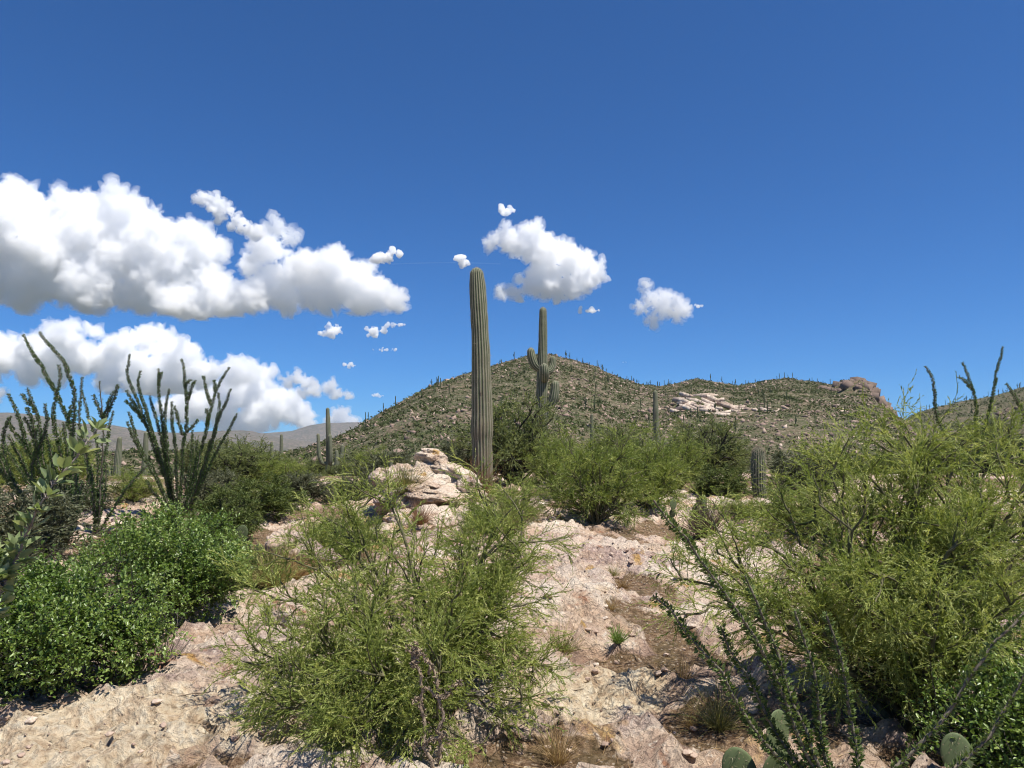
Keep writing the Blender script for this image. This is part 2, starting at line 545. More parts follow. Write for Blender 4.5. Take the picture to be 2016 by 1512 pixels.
RIGHT = [(1500, 905, 700), (1640, 890, 700), (1740, 850, 700), (1800, 813, 700), (1850, 798, 700), (1900, 787, 700), (1960, 777, 700), (2016, 759, 700), (2150, 725, 700), (2400, 700, 700), (2800, 700, 700), (3600, 760, 700), (4500, 900, 700)]
rrx, rry, rrz = crest(RIGHT)
right_hill = lambda P3: ridge_height(np.asarray(P3, float), rrx, rry, rrz, lambda x: 420 + 0 * x, -6, 177, 1.2, 0.5, 0.9)
hill_mesh('hill', right_hill, 200, 1500, 380, 950, 7.0, M_HILL, 'green shrub covered hill rising behind the right edge')
NEARR = [(1700, 915, 230), (1830, 902, 230), (1880, 872, 232), (1915, 850, 235), (1950, 826, 238), (1985, 800, 240), (2016, 786, 243), (2100, 755, 250), (2300, 740, 260), (2700, 800, 260), (3200, 900, 260)]
nrx, nry, nrz = crest(NEARR)
near_right = lambda P3: ridge_height(np.asarray(P3, float), nrx, nry, nrz, lambda x: 125 + 0 * x, -2, 277, 1.0, 0.5, 0.85, 1.8)
hill_mesh('hill', near_right, 90, 420, 110, 400, 2.5, M_HILL, 'dark rocky slope at the right edge of the view')

# far mountains
M_FAR = hill_material('mountain_slope', (0.14, 0.12, 0.10), (0.19, 0.15, 0.125), (0.055, 0.06, 0.045), 0.07)
FAR = [(-900, 780, 5200), (-400, 800, 5200), (-100, 814, 5200), (0, 811, 5200), (60, 814, 5200), (110, 824, 5200), (160, 834, 5200), (230, 837, 5200), (290, 849, 5200), (360, 852, 5200), (420, 848, 5200), (490, 846, 5200),
       (540, 858, 5200), (600, 868, 5200), (700, 875, 5200), (900, 890, 5200), (1400, 895, 5200), (2600, 880, 5200), (4000, 850, 5200)]
frx, fry, frz = crest(FAR)
far_m = lambda P3: ridge_height(np.asarray(P3, float) / [12, 12, 1], frx / 12, fry / 12, frz, lambda x: 1800 / 12 + 0 * x, -14, 377, 5.0, 4.0, 1.15)
hill_mesh('mountain', far_m, -9000, 6000, 1700, 7400, 72, M_FAR, 'grey shrubby mountain range on the horizon at left')
FAR2 = [(-600, 880, 8200), (100, 870, 8200), (400, 862, 8200), (470, 856, 8200), (540, 850, 8200), (575, 848, 8200), (605, 838, 8200), (640, 832, 8200), (700, 831, 8200), (740, 829, 8200), (800, 826, 8200), (900, 840, 8200),
        (1300, 860, 8200), (2200, 850, 8200), (3000, 880, 8200)]
fr2x, fr2y, fr2z = crest(FAR2)
far_m2 = lambda P3: ridge_height(np.asarray(P3, float) / [16, 16, 1], fr2x / 16, fr2y / 16, fr2z, lambda x: 5600 / 16 + 0 * x, -14, 477, 5.0, 4.0, 1.0)
hill_mesh('mountain', far_m2, -6000, 9000, 5400, 11000, 85, M_FAR, 'hazy mountain ridge beyond the small saguaro cluster')

# ------------------------------------------------------------------ cover of the hills: shrubs and rocks nobody could count
def scatter_hill(fn, n, rng, xr, yr):
    x = rng.uniform(*xr, n); y = rng.uniform(*yr, n)
    P = np.stack([x, y, 0 * x], 1)
    P[:, 2] = fn(P)
    Q = P + [0.5, 0, 0]; Q[:, 2] = fn(Q)
    R = P + [0, 0.5, 0]; R[:, 2] = fn(R)
    nx = -(Q[:, 2] - P[:, 2]) * 2; ny = -(R[:, 2] - P[:, 2]) * 2
    # facing the valley on this side of the crest
    return P, nx, ny
def leaf_green(name, c0, c1, c2, trans=0.25, rough=0.6, spec=0.3):
    m, nt = new_mat(name)
    t = NT(nt)
    tint = t.attr('tint')
    col = t.ramp(tint, [(0.0, c0), (0.5, c1), (1.0, c2)])
    b = t.bsdf(col, rough, None, spec)
    tr = t.n('ShaderNodeBsdfTranslucent')
    t.l(t.mix(1.0, col, (1.25, 1.25, 0.7), 'MULTIPLY'), tr.inputs['Color'])
    mx = t.n('ShaderNodeMixShader')
    mx.inputs[0].default_value = trans
    t.l(b, mx.inputs[1])
    t.l(tr.outputs[0], mx.inputs[2])
    t.out(mx.outputs[0])
    return m
M_HSHRUB = leaf_green('hill_shrub_leaf', (0.04, 0.053, 0.018), (0.082, 0.102, 0.036), (0.15, 0.165, 0.07), 0.2, 0.8)
def shrub_cloud(P, size, rng, ntri):
    n = len(P)
    d = rng.normal(size=(n, ntri, 3)); d[..., 2] = np.abs(d[..., 2]) * 0.9
    d /= np.linalg.norm(d, axis=2, keepdims=True)
    c = P[:, None] + d * (size[:, None] * rng.uniform(0.45, 1.0, (n, ntri)))[..., None] * [1, 1, 0.8]
    e = rng.normal(size=(n, ntri, 3, 3)) * (size[:, None, None, None] * 0.36)
    V = (c[:, :, None] + e).reshape(-1, 3)
    F = np.arange(len(V)).reshape(-1, 3)
    tint = np.clip(rng.normal(0.45, 0.22, (n, 1, 1)) + rng.normal(0, 0.12, (n, ntri, 1)), 0, 1)
    tint = np.broadcast_to(tint, (n, ntri, 3)).ravel()
    return V, F, tint
def hill_cover(fn, n, xr, yr, seed, smin, smax, label, ntri=5, slope_rocky=1.0):
    rng = np.random.default_rng(seed)
    P, nx, ny = scatter_hill(fn, n, rng, xr, yr)
    dens = vnoise(np.stack([P[:, 0] / 24, P[:, 1] / 24, 0 * P[:, 0]], 1), seed) * 0.5 + 0.5 * vnoise(P / [7, 7, 1e9], seed + 1)
    ok = (P[:, 2] > -1.5) & (ny < 0.25) & (rng.uniform(-0.75, 0.6, n) < dens * 1.4 + 0.05)
    P = P[ok]
    s = rng.uniform(smin, smax, len(P)) * rng.uniform(0.6, 1.25, len(P))
    V, F, T = shrub_cloud(P, s, rng, ntri)
    me = mesh_data('hill_shrubs', V, F, M_HSHRUB, False, {'tint': T})
    o = obj('hill_shrubs', me)
    tag(o, label, 'shrubs', kind='stuff')
    return o
hill_cover(main_hill, 125000, (-200, 245), (122, 490), 5, 0.3, 0.95, 'small dark shrubs dotted over the main hill')
hill_cover(near_right, 5000, (100, 260), (130, 275), 6, 0.6, 1.2, 'small shrubs dotted over the dark rocky slope')
hill_cover(right_hill, 9000, (300, 620), (470, 720), 8, 0.9, 1.9, 'small shrubs covering the hill behind the right edge', 5)
M_HROCK, _nt = new_mat('hill_rock')
_t = NT(_nt)
_c = _t.ramp(_t.attr('tint'), [(0.0, (0.15, 0.115, 0.095)), (0.4, (0.28, 0.20, 0.16)), (0.75, (0.40, 0.30, 0.24)), (1.0, (0.60, 0.50, 0.41))])
_c = _t.mix(_t.ramp(_t.noise(_t.pos(), 1.2, 4), [(0.4, 0.5), (0.55, 0.0)]), _c, (0.17, 0.13, 0.11))
_t.out(_t.bsdf(_c, 0.95, None, 0.1))
def ico(level=2):
    import bmesh
    bm = bmesh.new()
    bmesh.ops.create_icosphere(bm, subdivisions=level, radius=1.0)
    V = np.array([v.co[:] for v in bm.verts])
    F = np.array([[v.index for v in f.verts] for f in bm.faces])
    bm.free()
    return V, F
ICO1, ICO2, ICO3 = ico(1), ico(2), ico(3)
def hill_rocks(fn, n, xr, yr, seed, label, smin=0.25, smax=1.2, hot=()):
    rng = np.random.default_rng(seed)
    P, nx, ny = scatter_hill(fn, n, rng, xr, yr)
    dens = vnoise(np.stack([P[:, 0] / 30, P[:, 1] / 30, 0 * P[:, 0] + 9], 1), seed) * 0.7 + 0.4 * vnoise(P / [9, 9, 1e9], seed + 1)
    ok = (P[:, 2] > -1.5) & (ny < 0.2) & (rng.uniform(-0.6, 0.75, n) < dens)
    P = P[ok]
    pale = np.clip(rng.normal(0.45, 0.2, len(P)), 0, 0.85)
    size = smin + (smax - smin) * rng.uniform(0, 1, len(P)) ** 3.0
    Vs = np.array([(1, 0, 0), (-1, 0, 0), (0, 1, 0), (0, -1, 0), (0, 0, 1), (0, 0, -1)], float)
    Fs = np.array([(0, 2, 4), (2, 1, 4), (1, 3, 4), (3, 0, 4), (2, 0, 5), (1, 2, 5), (3, 1, 5), (0, 3, 5)])
    m = len(P)
    A = rng.normal(size=(m, 3, 3)) * 0.34 + np.eye(3) * [1.1, 0.9, 0.62]
    V = np.einsum('vk,mkj->mvj', Vs, A) * rng.uniform(0.5, 1.35, (m, len(Vs), 1)) * size[:, None, None] + P[:, None]
    F = (Fs[None] + (np.arange(m) * len(Vs))[:, None, None]).reshape(-1, 3)
    me = mesh_data('hill_rocks', V.reshape(-1, 3), F, M_HROCK, False, {'tint': np.repeat(pale, len(Vs))})
    o = obj('hill_rocks', me)
    tag(o, label, 'rocks', kind='stuff')
hill_rocks(main_hill, 46000, (-170, 240), (120, 480), 15, 'pinkish rocks strewn over the slope of the main hill', 0.25, 1.0)
hill_rocks(near_right, 2500, (95, 260), (125, 275), 16, 'dark rocks strewn over the slope at the right edge', 0.4, 2.0)
# the crag at the right end of the crest and the pale ledges on the slope: single blocks
def crag(spots, seed, name, label):
    rng = np.random.default_rng(seed)
    Vs = np.array([(x, y, z) for z in (-1, 1) for y in (-1, 1) for x in (-1, 1)], float)     # blocks split along joints
    Fs = np.array([(0, 2, 3, 1), (4, 5, 7, 6), (0, 1, 5, 4), (2, 6, 7, 3), (0, 4, 6, 2), (1, 3, 7, 5)])
    base = np.array([spots[0][0], spots[0][1], 0.0]); base[2] = main_hill(base[None])[0]
    root = empty(name, base)
    blocks = []
    for cx, cy, sx, sy, n, s0, s1, pl, flat in spots:
        for _ in range(n):
            p = np.array([rng.normal(cx, sx), rng.normal(cy, sy), 0.0])
            p[2] = main_hill(p[None])[0]
            sz = rng.uniform(s0, s1)
            V = Vs * rng.uniform(0.72, 1.12, (len(Vs), 3)) * [sz * 1.3, sz, sz * flat]
            p[2] -= 0.25 * sz * flat
            th = rng.normal(0.15, 0.3)
            az = rng.uniform(0, 3.14)
            V = V @ np.array([[math.cos(az), math.sin(az), 0], [-math.sin(az), math.cos(az), 0], [0, 0, 1]])
            V = V @ np.array([[math.cos(th), 0, -math.sin(th)], [0, 1, 0], [math.sin(th), 0, math.cos(th)]])
            o = obj('rock', mesh_data('crag_rock', V, Fs, M_HROCK, False, {'tint': np.full(len(V), np.clip(rng.normal(pl, 0.1), 0, 1))}), root, p - base)
    tag(root, label, 'rocks')
def unit3(v):
    return v / np.linalg.norm(v)
crag([(184, 400, 5, 8, 44, 1.2, 3.0, 0.06, 1.0), (174, 385, 8, 8, 44, 1.0, 2.4, 0.08, 1.0), (186, 372, 4, 14, 36, 0.9, 2.2, 0.12, 1.0)], 61, 'crag', 'dark craggy bluff at the right end of the hill crest')
crag([(66, 264, 4, 4, 16, 1.2, 2.8, 0.95, 0.35), (60, 250, 4, 3, 14, 1.0, 2.4, 0.97, 0.35), (76, 262, 4, 5, 16, 0.8, 2.0, 0.9, 0.4), (84, 255, 4, 4, 14, 0.6, 1.4, 0.9, 0.45)], 62, 'pale_ledges', 'pale slanting rock ledges low on the main hill slope')
# ------------------------------------------------------------------ plant building blocks
def unit(a):
    return a / np.maximum(np.linalg.norm(a, axis=-1, keepdims=True), 1e-9)
def grow(P0, D0, L, n, rng, curl=0.15, pull=0.0):
    """N wandering shoots: start points, directions, lengths -> (N, n+1, 3)"""
    N = len(P0)
    P = np.empty((N, n + 1, 3)); P[:, 0] = P0
    D = unit(np.asarray(D0, float))
    st = (np.asarray(L, float) / n).reshape(-1, 1)
    for i in range(n):
        D = unit(D + rng.normal(size=(N, 3)) * curl + np.array([0, 0, pull]))
        P[:, i + 1] = P[:, i] + D * st
    return P
def spawn(pts, k, rng, t0=0.25, t1=1.0, ang=(0.4, 0.9), up=0.0):
    """k side shoots from each parent polyline -> start points, directions, position along the parent"""
    N, n1, _ = pts.shape
    t = (t0 + (t1 - t0) * (np.arange(k)[None] + rng.uniform(0, 1, (N, k))) / k) * (n1 - 1)
    t = np.clip(t, 0, n1 - 1.001)
    i = t.astype(int); f = (t - i)[..., None]
    ar = np.arange(N)[:, None]
    a, b = pts[ar, i], pts[ar, i + 1]
    T = unit(b - a)
    R = rng.normal(size=T.shape)
    R = unit(R - T * (R * T).sum(-1, keepdims=True))
    an = rng.uniform(*ang, (N, k, 1))
    D = unit(T * np.cos(an) + R * np.sin(an) + np.array([0, 0, up]))
    return (a + (b - a) * f).reshape(-1, 3), D.reshape(-1, 3), (t / (n1 - 1)).ravel()
def frames(pts):
    T = np.empty_like(pts)
    T[:, 1:-1] = pts[:, 2:] - pts[:, :-2]
    T[:, 0] = pts[:, 1] - pts[:, 0]
    T[:, -1] = pts[:, -1] - pts[:, -2]
    T = unit(T)
    ref = np.where(np.abs(T[:, :1, 2:3]) > 0.8, np.array([1.0, 0.1, 0]), np.array([0.1, 0.05, 1.0]))
    A = unit(np.cross(T, np.broadcast_to(ref, T.shape)))
    return T, A, np.cross(T, A)
def tubes(geo, pts, r0, r1, sides=5, tint=0.5):
    N, n1, _ = pts.shape
    T, A, B = frames(pts)
    r0 = np.broadcast_to(np.asarray(r0, float), (N,)); r1 = np.broadcast_to(np.asarray(r1, float), (N,))
    r = r0[:, None] + (r1 - r0)[:, None] * np.linspace(0, 1, n1)[None]
    th = np.arange(sides) * 2 * math.pi / sides
    V = pts[:, :, None] + r[:, :, None, None] * (A[:, :, None] * np.cos(th)[:, None] + B[:, :, None] * np.sin(th)[:, None])
    idx = np.arange(N * n1 * sides).reshape(N, n1, sides)
    a = idx[:, :-1]; b = idx[:, 1:]
    F = np.stack([a, np.roll(a, -1, 2), np.roll(b, -1, 2), b], -1).reshape(-1, 4)
    tn = tint if np.isscalar(tint) else np.repeat(np.asarray(tint), n1 * sides)
    geo.add(V.reshape(-1, 3), None, F, tn)
def ribbons(geo, pts, w, rng, tint=0.5):
    """thin tapering green shoots, three-sided at the base, pointed"""
    N, n1, _ = pts.shape
    T, A, B = frames(pts)
    w = np.broadcast_to(np.asarray(w, float), (N,))
    ph = rng.uniform(0, 6.28, (N, 1, 1))
    S = A * np.cos(ph) + B * np.sin(ph)
    tp = np.linspace(1.0, 0.35, n1)
    V = np.stack([pts + S * (w[:, None] * tp)[..., None] * 0.5, pts - S * (w[:, None] * tp)[..., None] * 0.5], 2)
    idx = np.arange(N * n1 * 2).reshape(N, n1, 2)
    F = np.stack([idx[:, :-1, 0], idx[:, :-1, 1], idx[:, 1:, 1], idx[:, 1:, 0]], -1).reshape(-1, 4)
    tn = tint if np.isscalar(tint) else np.repeat(np.asarray(tint), n1 * 2)
    geo.add(V.reshape(-1, 3), None, F, tn)
def leaves(geo, P, D, length, width, rng, tint, fold=0.25, upb=0.4, oval=True):
    """folded leaves: two halves meeting in the midrib"""
    N = len(P)
    D = unit(D)
    U = rng.normal(size=(N, 3)) + np.array([0, 0, upb * 3])
    S = unit(np.cross(D, U))
    Nn = np.cross(S, D)
    L = np.broadcast_to(np.asarray(length, float), (N,))[:, None]
    W = np.broadcast_to(np.asarray(width, float), (N,))[:, None]
    tip = P + D * L - Nn * L * 0.08
    lift = Nn * W * fold
    if oval:
        l1 = P + D * L * 0.30 + S * W * 0.46 + lift; l2 = P + D * L * 0.68 + S * W * 0.40 + lift * 0.8
        q1 = P + D * L * 0.30 - S * W * 0.46 + lift; q2 = P + D * L * 0.68 - S * W * 0.40 + lift * 0.8
        V = np.stack([P, l1, l2, tip, q2, q1], 1)
        b = np.arange(N)[:, None] * 6
        F = np.concatenate([b + [0, 3, 2, 1], b + [0, 5, 4, 3]])
        geo.add(V.reshape(-1, 3), None, F, np.repeat(tint, 6))
    else:
        V = np.stack([P, P + D * L * 0.5 + S * W * 0.5 + lift, tip, P + D * L * 0.5 - S * W * 0.5 + lift], 1)
        b = np.arange(N)[:, None] * 4
        F = np.concatenate([b + [0, 2, 1], b + [0, 3, 2]])
        geo.add(V.reshape(-1, 3), F, None, np.repeat(tint, 4))

# ------------------------------------------------------------------ plant materials
def bark(name, c0, c1, scale=30, rough=0.9):
    m, nt = new_mat(name)
    t = NT(nt)
    n = t.noise(t.objco(), scale, 5, 0.65)
    col = t.mix(t.ramp(n, [(0.35, 0.0), (0.65, 1.0)]), c0, c1)
    t.out(t.bsdf(col, rough, t.bump(n, 0.6, 0.01), 0.2))
    return m
M_PV = leaf_green('palo_verde_leaf', (0.095, 0.135, 0.028), (0.225, 0.28, 0.064), (0.48, 0.50, 0.18), 0.40, 0.5, 0.3)
M_PVB = bark('palo_verde_bark', (0.07, 0.07, 0.035), (0.17, 0.155, 0.09))
M_MQ = leaf_green('mesquite_leaf', (0.085, 0.115, 0.04), (0.195, 0.225, 0.088), (0.34, 0.36, 0.165), 0.40, 0.6, 0.3)
M_MQB = bark('mesquite_bark', (0.025, 0.021, 0.018), (0.07, 0.06, 0.05))
M_CRE = leaf_green('grey_shrub_leaf', (0.075, 0.085, 0.045), (0.135, 0.145, 0.085), (0.22, 0.23, 0.14), 0.25, 0.6, 0.3)
M_HACK = leaf_green('glossy_leaf', (0.065, 0.115, 0.022), (0.15, 0.235, 0.05), (0.32, 0.41, 0.13), 0.35, 0.36, 0.55)
M_DULL = leaf_green('dull_green_leaf', (0.06, 0.09, 0.022), (0.13, 0.165, 0.045), (0.23, 0.26, 0.09), 0.3, 0.6, 0.3)
M_OCO = leaf_green('ocotillo_leaf', (0.045, 0.08, 0.03), (0.10, 0.16, 0.06), (0.21, 0.28, 0.12), 0.30, 0.45, 0.4)
M_OCO2 = leaf_green('near_ocotillo_leaf', (0.06, 0.095, 0.028), (0.125, 0.175, 0.055), (0.25, 0.31, 0.115), 0.3, 0.6, 0.2)
M_OCOB = bark('ocotillo_bark', (0.08, 0.07, 0.055), (0.22, 0.19, 0.14), 60)
M_JOJ = leaf_green('jojoba_leaf', (0.11, 0.16, 0.065), (0.23, 0.29, 0.13), (0.40, 0.45, 0.24), 0.35, 0.42, 0.45)
M_JOJB = bark('grey_twig', (0.13, 0.11, 0.095), (0.33, 0.29, 0.25), 60)
M_DEAD = bark('dead_wood', (0.16, 0.12, 0.085), (0.40, 0.31, 0.22), 70)
M_GRASS = leaf_green('grass_blade', (0.13, 0.15, 0.04), (0.26, 0.24, 0.09), (0.46, 0.37, 0.18), 0.3, 0.7, 0.2)
M_STRAW = leaf_green('straw_blade', (0.20, 0.12, 0.06), (0.38, 0.26, 0.13), (0.55, 0.42, 0.24), 0.3, 0.7, 0.2)
M_BROWN = leaf_green('dead_brown_twig', (0.09, 0.07, 0.05), (0.18, 0.14, 0.10), (0.30, 0.24, 0.175), 0.2, 0.8, 0.2)
M_RED = leaf_green('dry_reddish_twig', (0.13, 0.07, 0.04), (0.24, 0.13, 0.075), (0.36, 0.22, 0.13), 0.2, 0.8, 0.2)

# ------------------------------------------------------------------ feathery palo verde and its kin
def bez(p0, p1, rng, n=9, rise=0.35, wob=0.05):
    """stem from p0 to p1 that rises first and then leans out"""
    d = p1 - p0
    L = np.linalg.norm(d)
    c = p0 + d * 0.45 + np.array([0, 0, L * rise * 0.5]) + rng.normal(size=3) * L * 0.07
    t = np.linspace(0, 1, n)[:, None]
    q = (1 - t) ** 2 * p0 + 2 * t * (1 - t) * c + t ** 2 * p1
    w = rng.normal(size=(n, 3)) * L * wob * 0.5
    w[0] = 0
    return q + w * np.linspace(0, 1, n)[:, None]
def feathery(base, tips, seed, k=(8, 6, 6), ln=(0.42, 0.24, 0.13), tw=0.0035, leaf=(0.022, 0.0035), nleaf=7, r=0.02, droop=-0.03, lean=0.35, matl=None, matb=None, tshift=0.0):
    """wood mesh and foliage mesh of a bush whose main stems run from base to the given tips (world points)"""
    rng = np.random.default_rng(seed)
    base = np.asarray(base, float)
    W, L = Geo(), Geo()
    S0 = np.array([bez(base + rng.normal(size=3) * [0.05, 0.05, 0.0], np.asarray(t, float), rng, 9, lean) for t in tips])
    Ls = np.linalg.norm(S0[:, -1] - S0[:, 0], axis=1)
    rr = r * np.sqrt(Ls / Ls.max())
    tubes(W, S0, rr, rr * 0.25, 6, 0.3)
    p, d, t = spawn(S0, k[0], rng, 0.22, 1.0, (0.35, 0.95), 0.1)
    par = np.repeat(Ls, k[0])
    S1 = grow(p, d, ln[0] * rng.uniform(0.6, 1.25, len(p)) * (1.15 - 0.5 * t) * np.clip(par / Ls.mean(), 0.6, 1.3), 5, rng, 0.2, 0.02)
    tubes(W, S1, 0.0065 * (r / 0.02), 0.003 * (r / 0.02), 4, 0.4)
    p, d, t = spawn(S1, k[1], rng, 0.12, 1.0, (0.3, 0.9), 0.05)
    S2 = grow(p, d, ln[1] * rng.uniform(0.5, 1.3, len(p)), 4, rng, 0.2, droop)
    bare = rng.uniform(size=len(S2)) < 0.08          # dead twigs without leaves
    tubes(W, S2[bare], tw * 0.8, tw * 0.4, 3, 0.3)
    S2 = S2[~bare]
    t2 = np.clip(rng.normal(0.36 + tshift, 0.15, len(S2)), 0, 1)
    tubes(L, S2, tw * 0.75, tw * 0.4, 3, t2 * 0.8)
    p, d, t = spawn(S2, k[2], rng, 0.1, 1.0, (0.25, 0.8), 0.0)
    S3 = grow(p, d, ln[2] * rng.uniform(0.5, 1.35, len(p)), 3, rng, 0.16, droop * 2)
    t3 = np.clip(np.repeat(t2, k[2]) + rng.normal(0.06, 0.14, len(S3)), 0, 1)
    ribbons(L, S3, tw * rng.uniform(0.7, 1.3, len(S3)), rng, t3)
    if nleaf:
        p, d, t = spawn(S3, nleaf, rng, 0.08, 1.0, (0.35, 0.9), 0.0)
        t4 = np.clip(np.repeat(t3, nleaf) + rng.normal(0.0, 0.12, len(p)), 0, 1)
        sd = unit(np.cross(d, rng.normal(size=d.shape))) * leaf[1] * 0.62
        V = np.stack([p - sd, p + sd, p + d * (leaf[0] * rng.uniform(0.6, 1.3, len(p)))[:, None]], 1)
        L.add(V.reshape(-1, 3), np.arange(len(p) * 3).reshape(-1, 3), None, np.repeat(t4, 3))
    return W, L
def plant(name, base, W, L, matb, matl, label, cat, group=None, wn='branches', ln='foliage'):
    root = empty(name, base)
    if W is not None:
        obj(wn, W.mesh(wn, matb, True, base), root)
    if L is not None:
        stuff(obj(ln, L.mesh(ln, matl, False, base), root))
    tag(root, label, cat, group)
    return root

# the bush in front of everything
B = on_ground(835, 4.6, 0.03)
tp = [at(a, b, 4.6 + c) for a, b, c in [(700, 985, .45), (762, 965, .25), (650, 1020, .35), (598, 1095, .1), (520, 1180, .0), (500, 1290, -.35), (560, 1400, -.6), (650, 1460, -.8), (985, 985, .35), (1030, 1010, .2),
      (1040, 1080, .1), (950, 1060, .15), (830, 1120, -.2), (890, 1200, -.5), (985, 1240, -.2), (1060, 1300, -.15), (1030, 1390, -.45), (900, 1440, -.7), (780, 1470, -.85), (1000, 1130, .1), (960, 1170, -.1), (1015, 1190, 0), (935, 1110, .1), (525, 1330, -.3), (560, 1260, -.1), (600, 1330, -.5), (640, 1400, -.7), (700, 1420, -.8), (700, 1200, -.45), (740, 1320, -.8), (620, 1250, -.3), (860, 1320, -.8)]]
W, L = feathery(B, tp, 11, k=(9, 6, 6), ln=(0.32, 0.20, 0.105), nleaf=15, leaf=(0.018, 0.0046), tshift=0.21)
plant('palo_verde_bush', B, W, L, M_PVB, M_PV, 'large feathery green bush in front of the bare rock slab, nearest the camera', 'bush')
# the big bush at right
B = on_ground(1770, 4.5, 0.03)
tp = [at(a, b, 4.5 + c) for a, b, c in [(1590, 960, .5), (1650, 920, .4), (1705, 895, .5), (1765, 885, .3), (1840, 905, .2), (1905, 890, .4), (1965, 915, .3), (2040, 920, 0), (1640, 950, .1), (1540, 1010, .6), (1455, 1050, .5), (1400, 1075, .3),
      (1350, 1130, .1), (1380, 1190, -.1), (1470, 1230, -.2), (1560, 1110, -.3), (1650, 1000, -.3), (1900, 1040, -.4), (2000, 1150, -.5), (1850, 1150, -.6), (1960, 1000, -.3), (1610, 1260, -.4), (1730, 1100, -.5),
      (2080, 1000, .1), (2060, 1230, -.3), (1800, 960, 0), (1720, 950, .1), (1880, 930, .1), (1980, 940, -.1), (1820, 1250, -.5), (1930, 1230, -.6), (1700, 1200, -.5)]]
tp += [at(1772, 830, 4.75)]
W, L = feathery(B, tp, 12, k=(10, 7, 6), ln=(0.34, 0.21, 0.11), nleaf=12, leaf=(0.019, 0.0050), r=0.026, tshift=0.21)
plant('palo_verde_bush', B, W, L, M_PVB, M_PV, 'tall feathery green bush filling the right side, thin shoot standing above its top', 'bush')

# round bushes farther off: a few kinds built once at true size, then set out one by one
def dome(seed, w, h, nst, k, ln, tw, leaf, nleaf, r=0.02, droop=-0.02, low=0.1, lean=0.3, tshift=0.0):
    rng = np.random.default_rng(seed)
    tips = []
    for i in range(nst):
        a = i * 2.39996 + rng.uniform(-.3, .3)
        e = low + (1 - low) * ((i + 0.5) / nst) ** 0.8
        rad = math.sqrt(max(0, 1 - (e * 0.93) ** 2)) * rng.uniform(0.75, 1.08)
        tips.append((math.cos(a) * rad * w * 0.5, math.sin(a) * rad * w * 0.5, h * e * rng.uniform(0.85, 1.06)))
    return feathery((0, 0, 0), tips, seed, k, ln, tw, leaf, nleaf, r, droop, lean, tshift=tshift)
KIND = {}
def kind(key, name, gen, matb, matl):
    W, L = gen
    KIND[key] = (name, W.mesh('branches', matb, True), L.mesh('foliage', matl, False))
def put(key, px, Y, label, cat, scale=1.0, rot=None, group=None, sx=1.0, sink=0.03, seed=0):
    name, mw, ml = KIND[key]
    p = on_ground(px, Y, sink)
    rot = (px * 0.7 + Y) % 6.28 if rot is None else rot
    root = empty(name, p, rot, (scale * sx, scale * sx, scale))
    obj('branches', mw, root)
    stuff(obj('foliage', ml, root))
    tag(root, label, cat, group)
    return root
kind('pv1', 'palo_verde_bush', dome(101, 2.0, 1.5, 22, (7, 5, 6), (0.42, 0.26, 0.16), 0.0075, (0.04, 0.010), 6, 0.03, tshift=0.02), M_PVB, M_PV)
kind('pv2', 'palo_verde_bush', dome(102, 2.2, 1.7, 18, (8, 6, 5), (0.5, 0.3, 0.2), 0.009, (0.05, 0.012), 6, 0.035, tshift=0.02), M_PVB, M_PV)
kind('mq1', 'mesquite_tree', dome(103, 3.2, 2.3, 22, (8, 5, 5), (0.65, 0.36, 0.2), 0.012, (0.06, 0.022), 7, 0.06, -0.02, 0.3), M_MQB, M_MQ)
kind('mq2', 'mesquite_tree', dome(104, 3.0, 2.0, 22, (8, 5, 5), (0.6, 0.36, 0.2), 0.012, (0.06, 0.022), 7, 0.06, -0.02, 0.15), M_MQB, M_MQ)
kind('gr1', 'grey_shrub', dome(105, 1.6, 1.0, 22, (7, 5, 5), (0.34, 0.2, 0.12), 0.008, (0.04, 0.016), 8, 0.02), M_MQB, M_CRE)
kind('gr2', 'green_shrub', dome(106, 1.5, 1.1, 22, (7, 5, 5), (0.34, 0.2, 0.12), 0.008, (0.04, 0.018), 8, 0.02), M_MQB, M_DULL)
put('pv1', 1172, 13.0, 'round palo verde bush with short dark trunk alone on the slab', 'bush', 0.93, 0.4)
put('pv2', 1268, 15.2, 'palo verde bush just behind the round one on the slab', 'bush', 0.82)
put('pv2', 1100, 17.5, 'yellow-green bush hiding the foot of the armed saguaro', 'bush', 0.72)
put('pv1', 1330, 19.0, 'yellow-green bush in front of the slim lone saguaro', 'bush', 0.85)
put('mq1', 1012, 21.5, 'dark trunked tree between the two tall saguaros', 'tree', 1.02, 2.0)
put('mq1', 1385, 24.0, 'dark branched mesquite tree right of the slim saguaro', 'tree', 0.78, 0.5, sx=1.15)
put('mq2', 1425, 29.0, 'mesquite tree behind the short barrel-like saguaro', 'tree', 0.62, sx=1.3)
put('mq2', 1215, 26.0, 'low grey-green tree behind the round palo verde bush', 'tree', 0.75)
put('pv2', 1560, 12.0, 'yellow-green bush right of the short saguaro', 'bush', 0.46, sx=1.4)
put('pv1', 1455, 13.8, 'low yellow-green bush before the short saguaro', 'bush', 0.24, sx=1.8)
put('gr2', 1415, 17.0, 'low leafy green shrub beyond the brown dead bush', 'shrub', 0.6, sx=1.5)
put('pv1', 650, 10.4, 'bright feathery bush left of the rock outcrop', 'bush', 0.46, 1.0, sx=1.25)
put('pv2', 712, 11.3, 'small feathery bush at the left foot of the rock outcrop', 'bush', 0.30, sx=1.2)
put('pv1', 1015, 12.6, 'feathery bush at the foot of the tallest saguaro', 'bush', 0.45, 2.2, sx=1.15)
put('pv2', 950, 11.6, 'small feathery bush below the rock overhang', 'bush', 0.28, 2.2, sx=1.2)
put('mq2', 470, 27.0, 'broad grey-green mesquite right of the ocotillo with most stems', 'tree', 0.64, 1.3, sx=1.25)
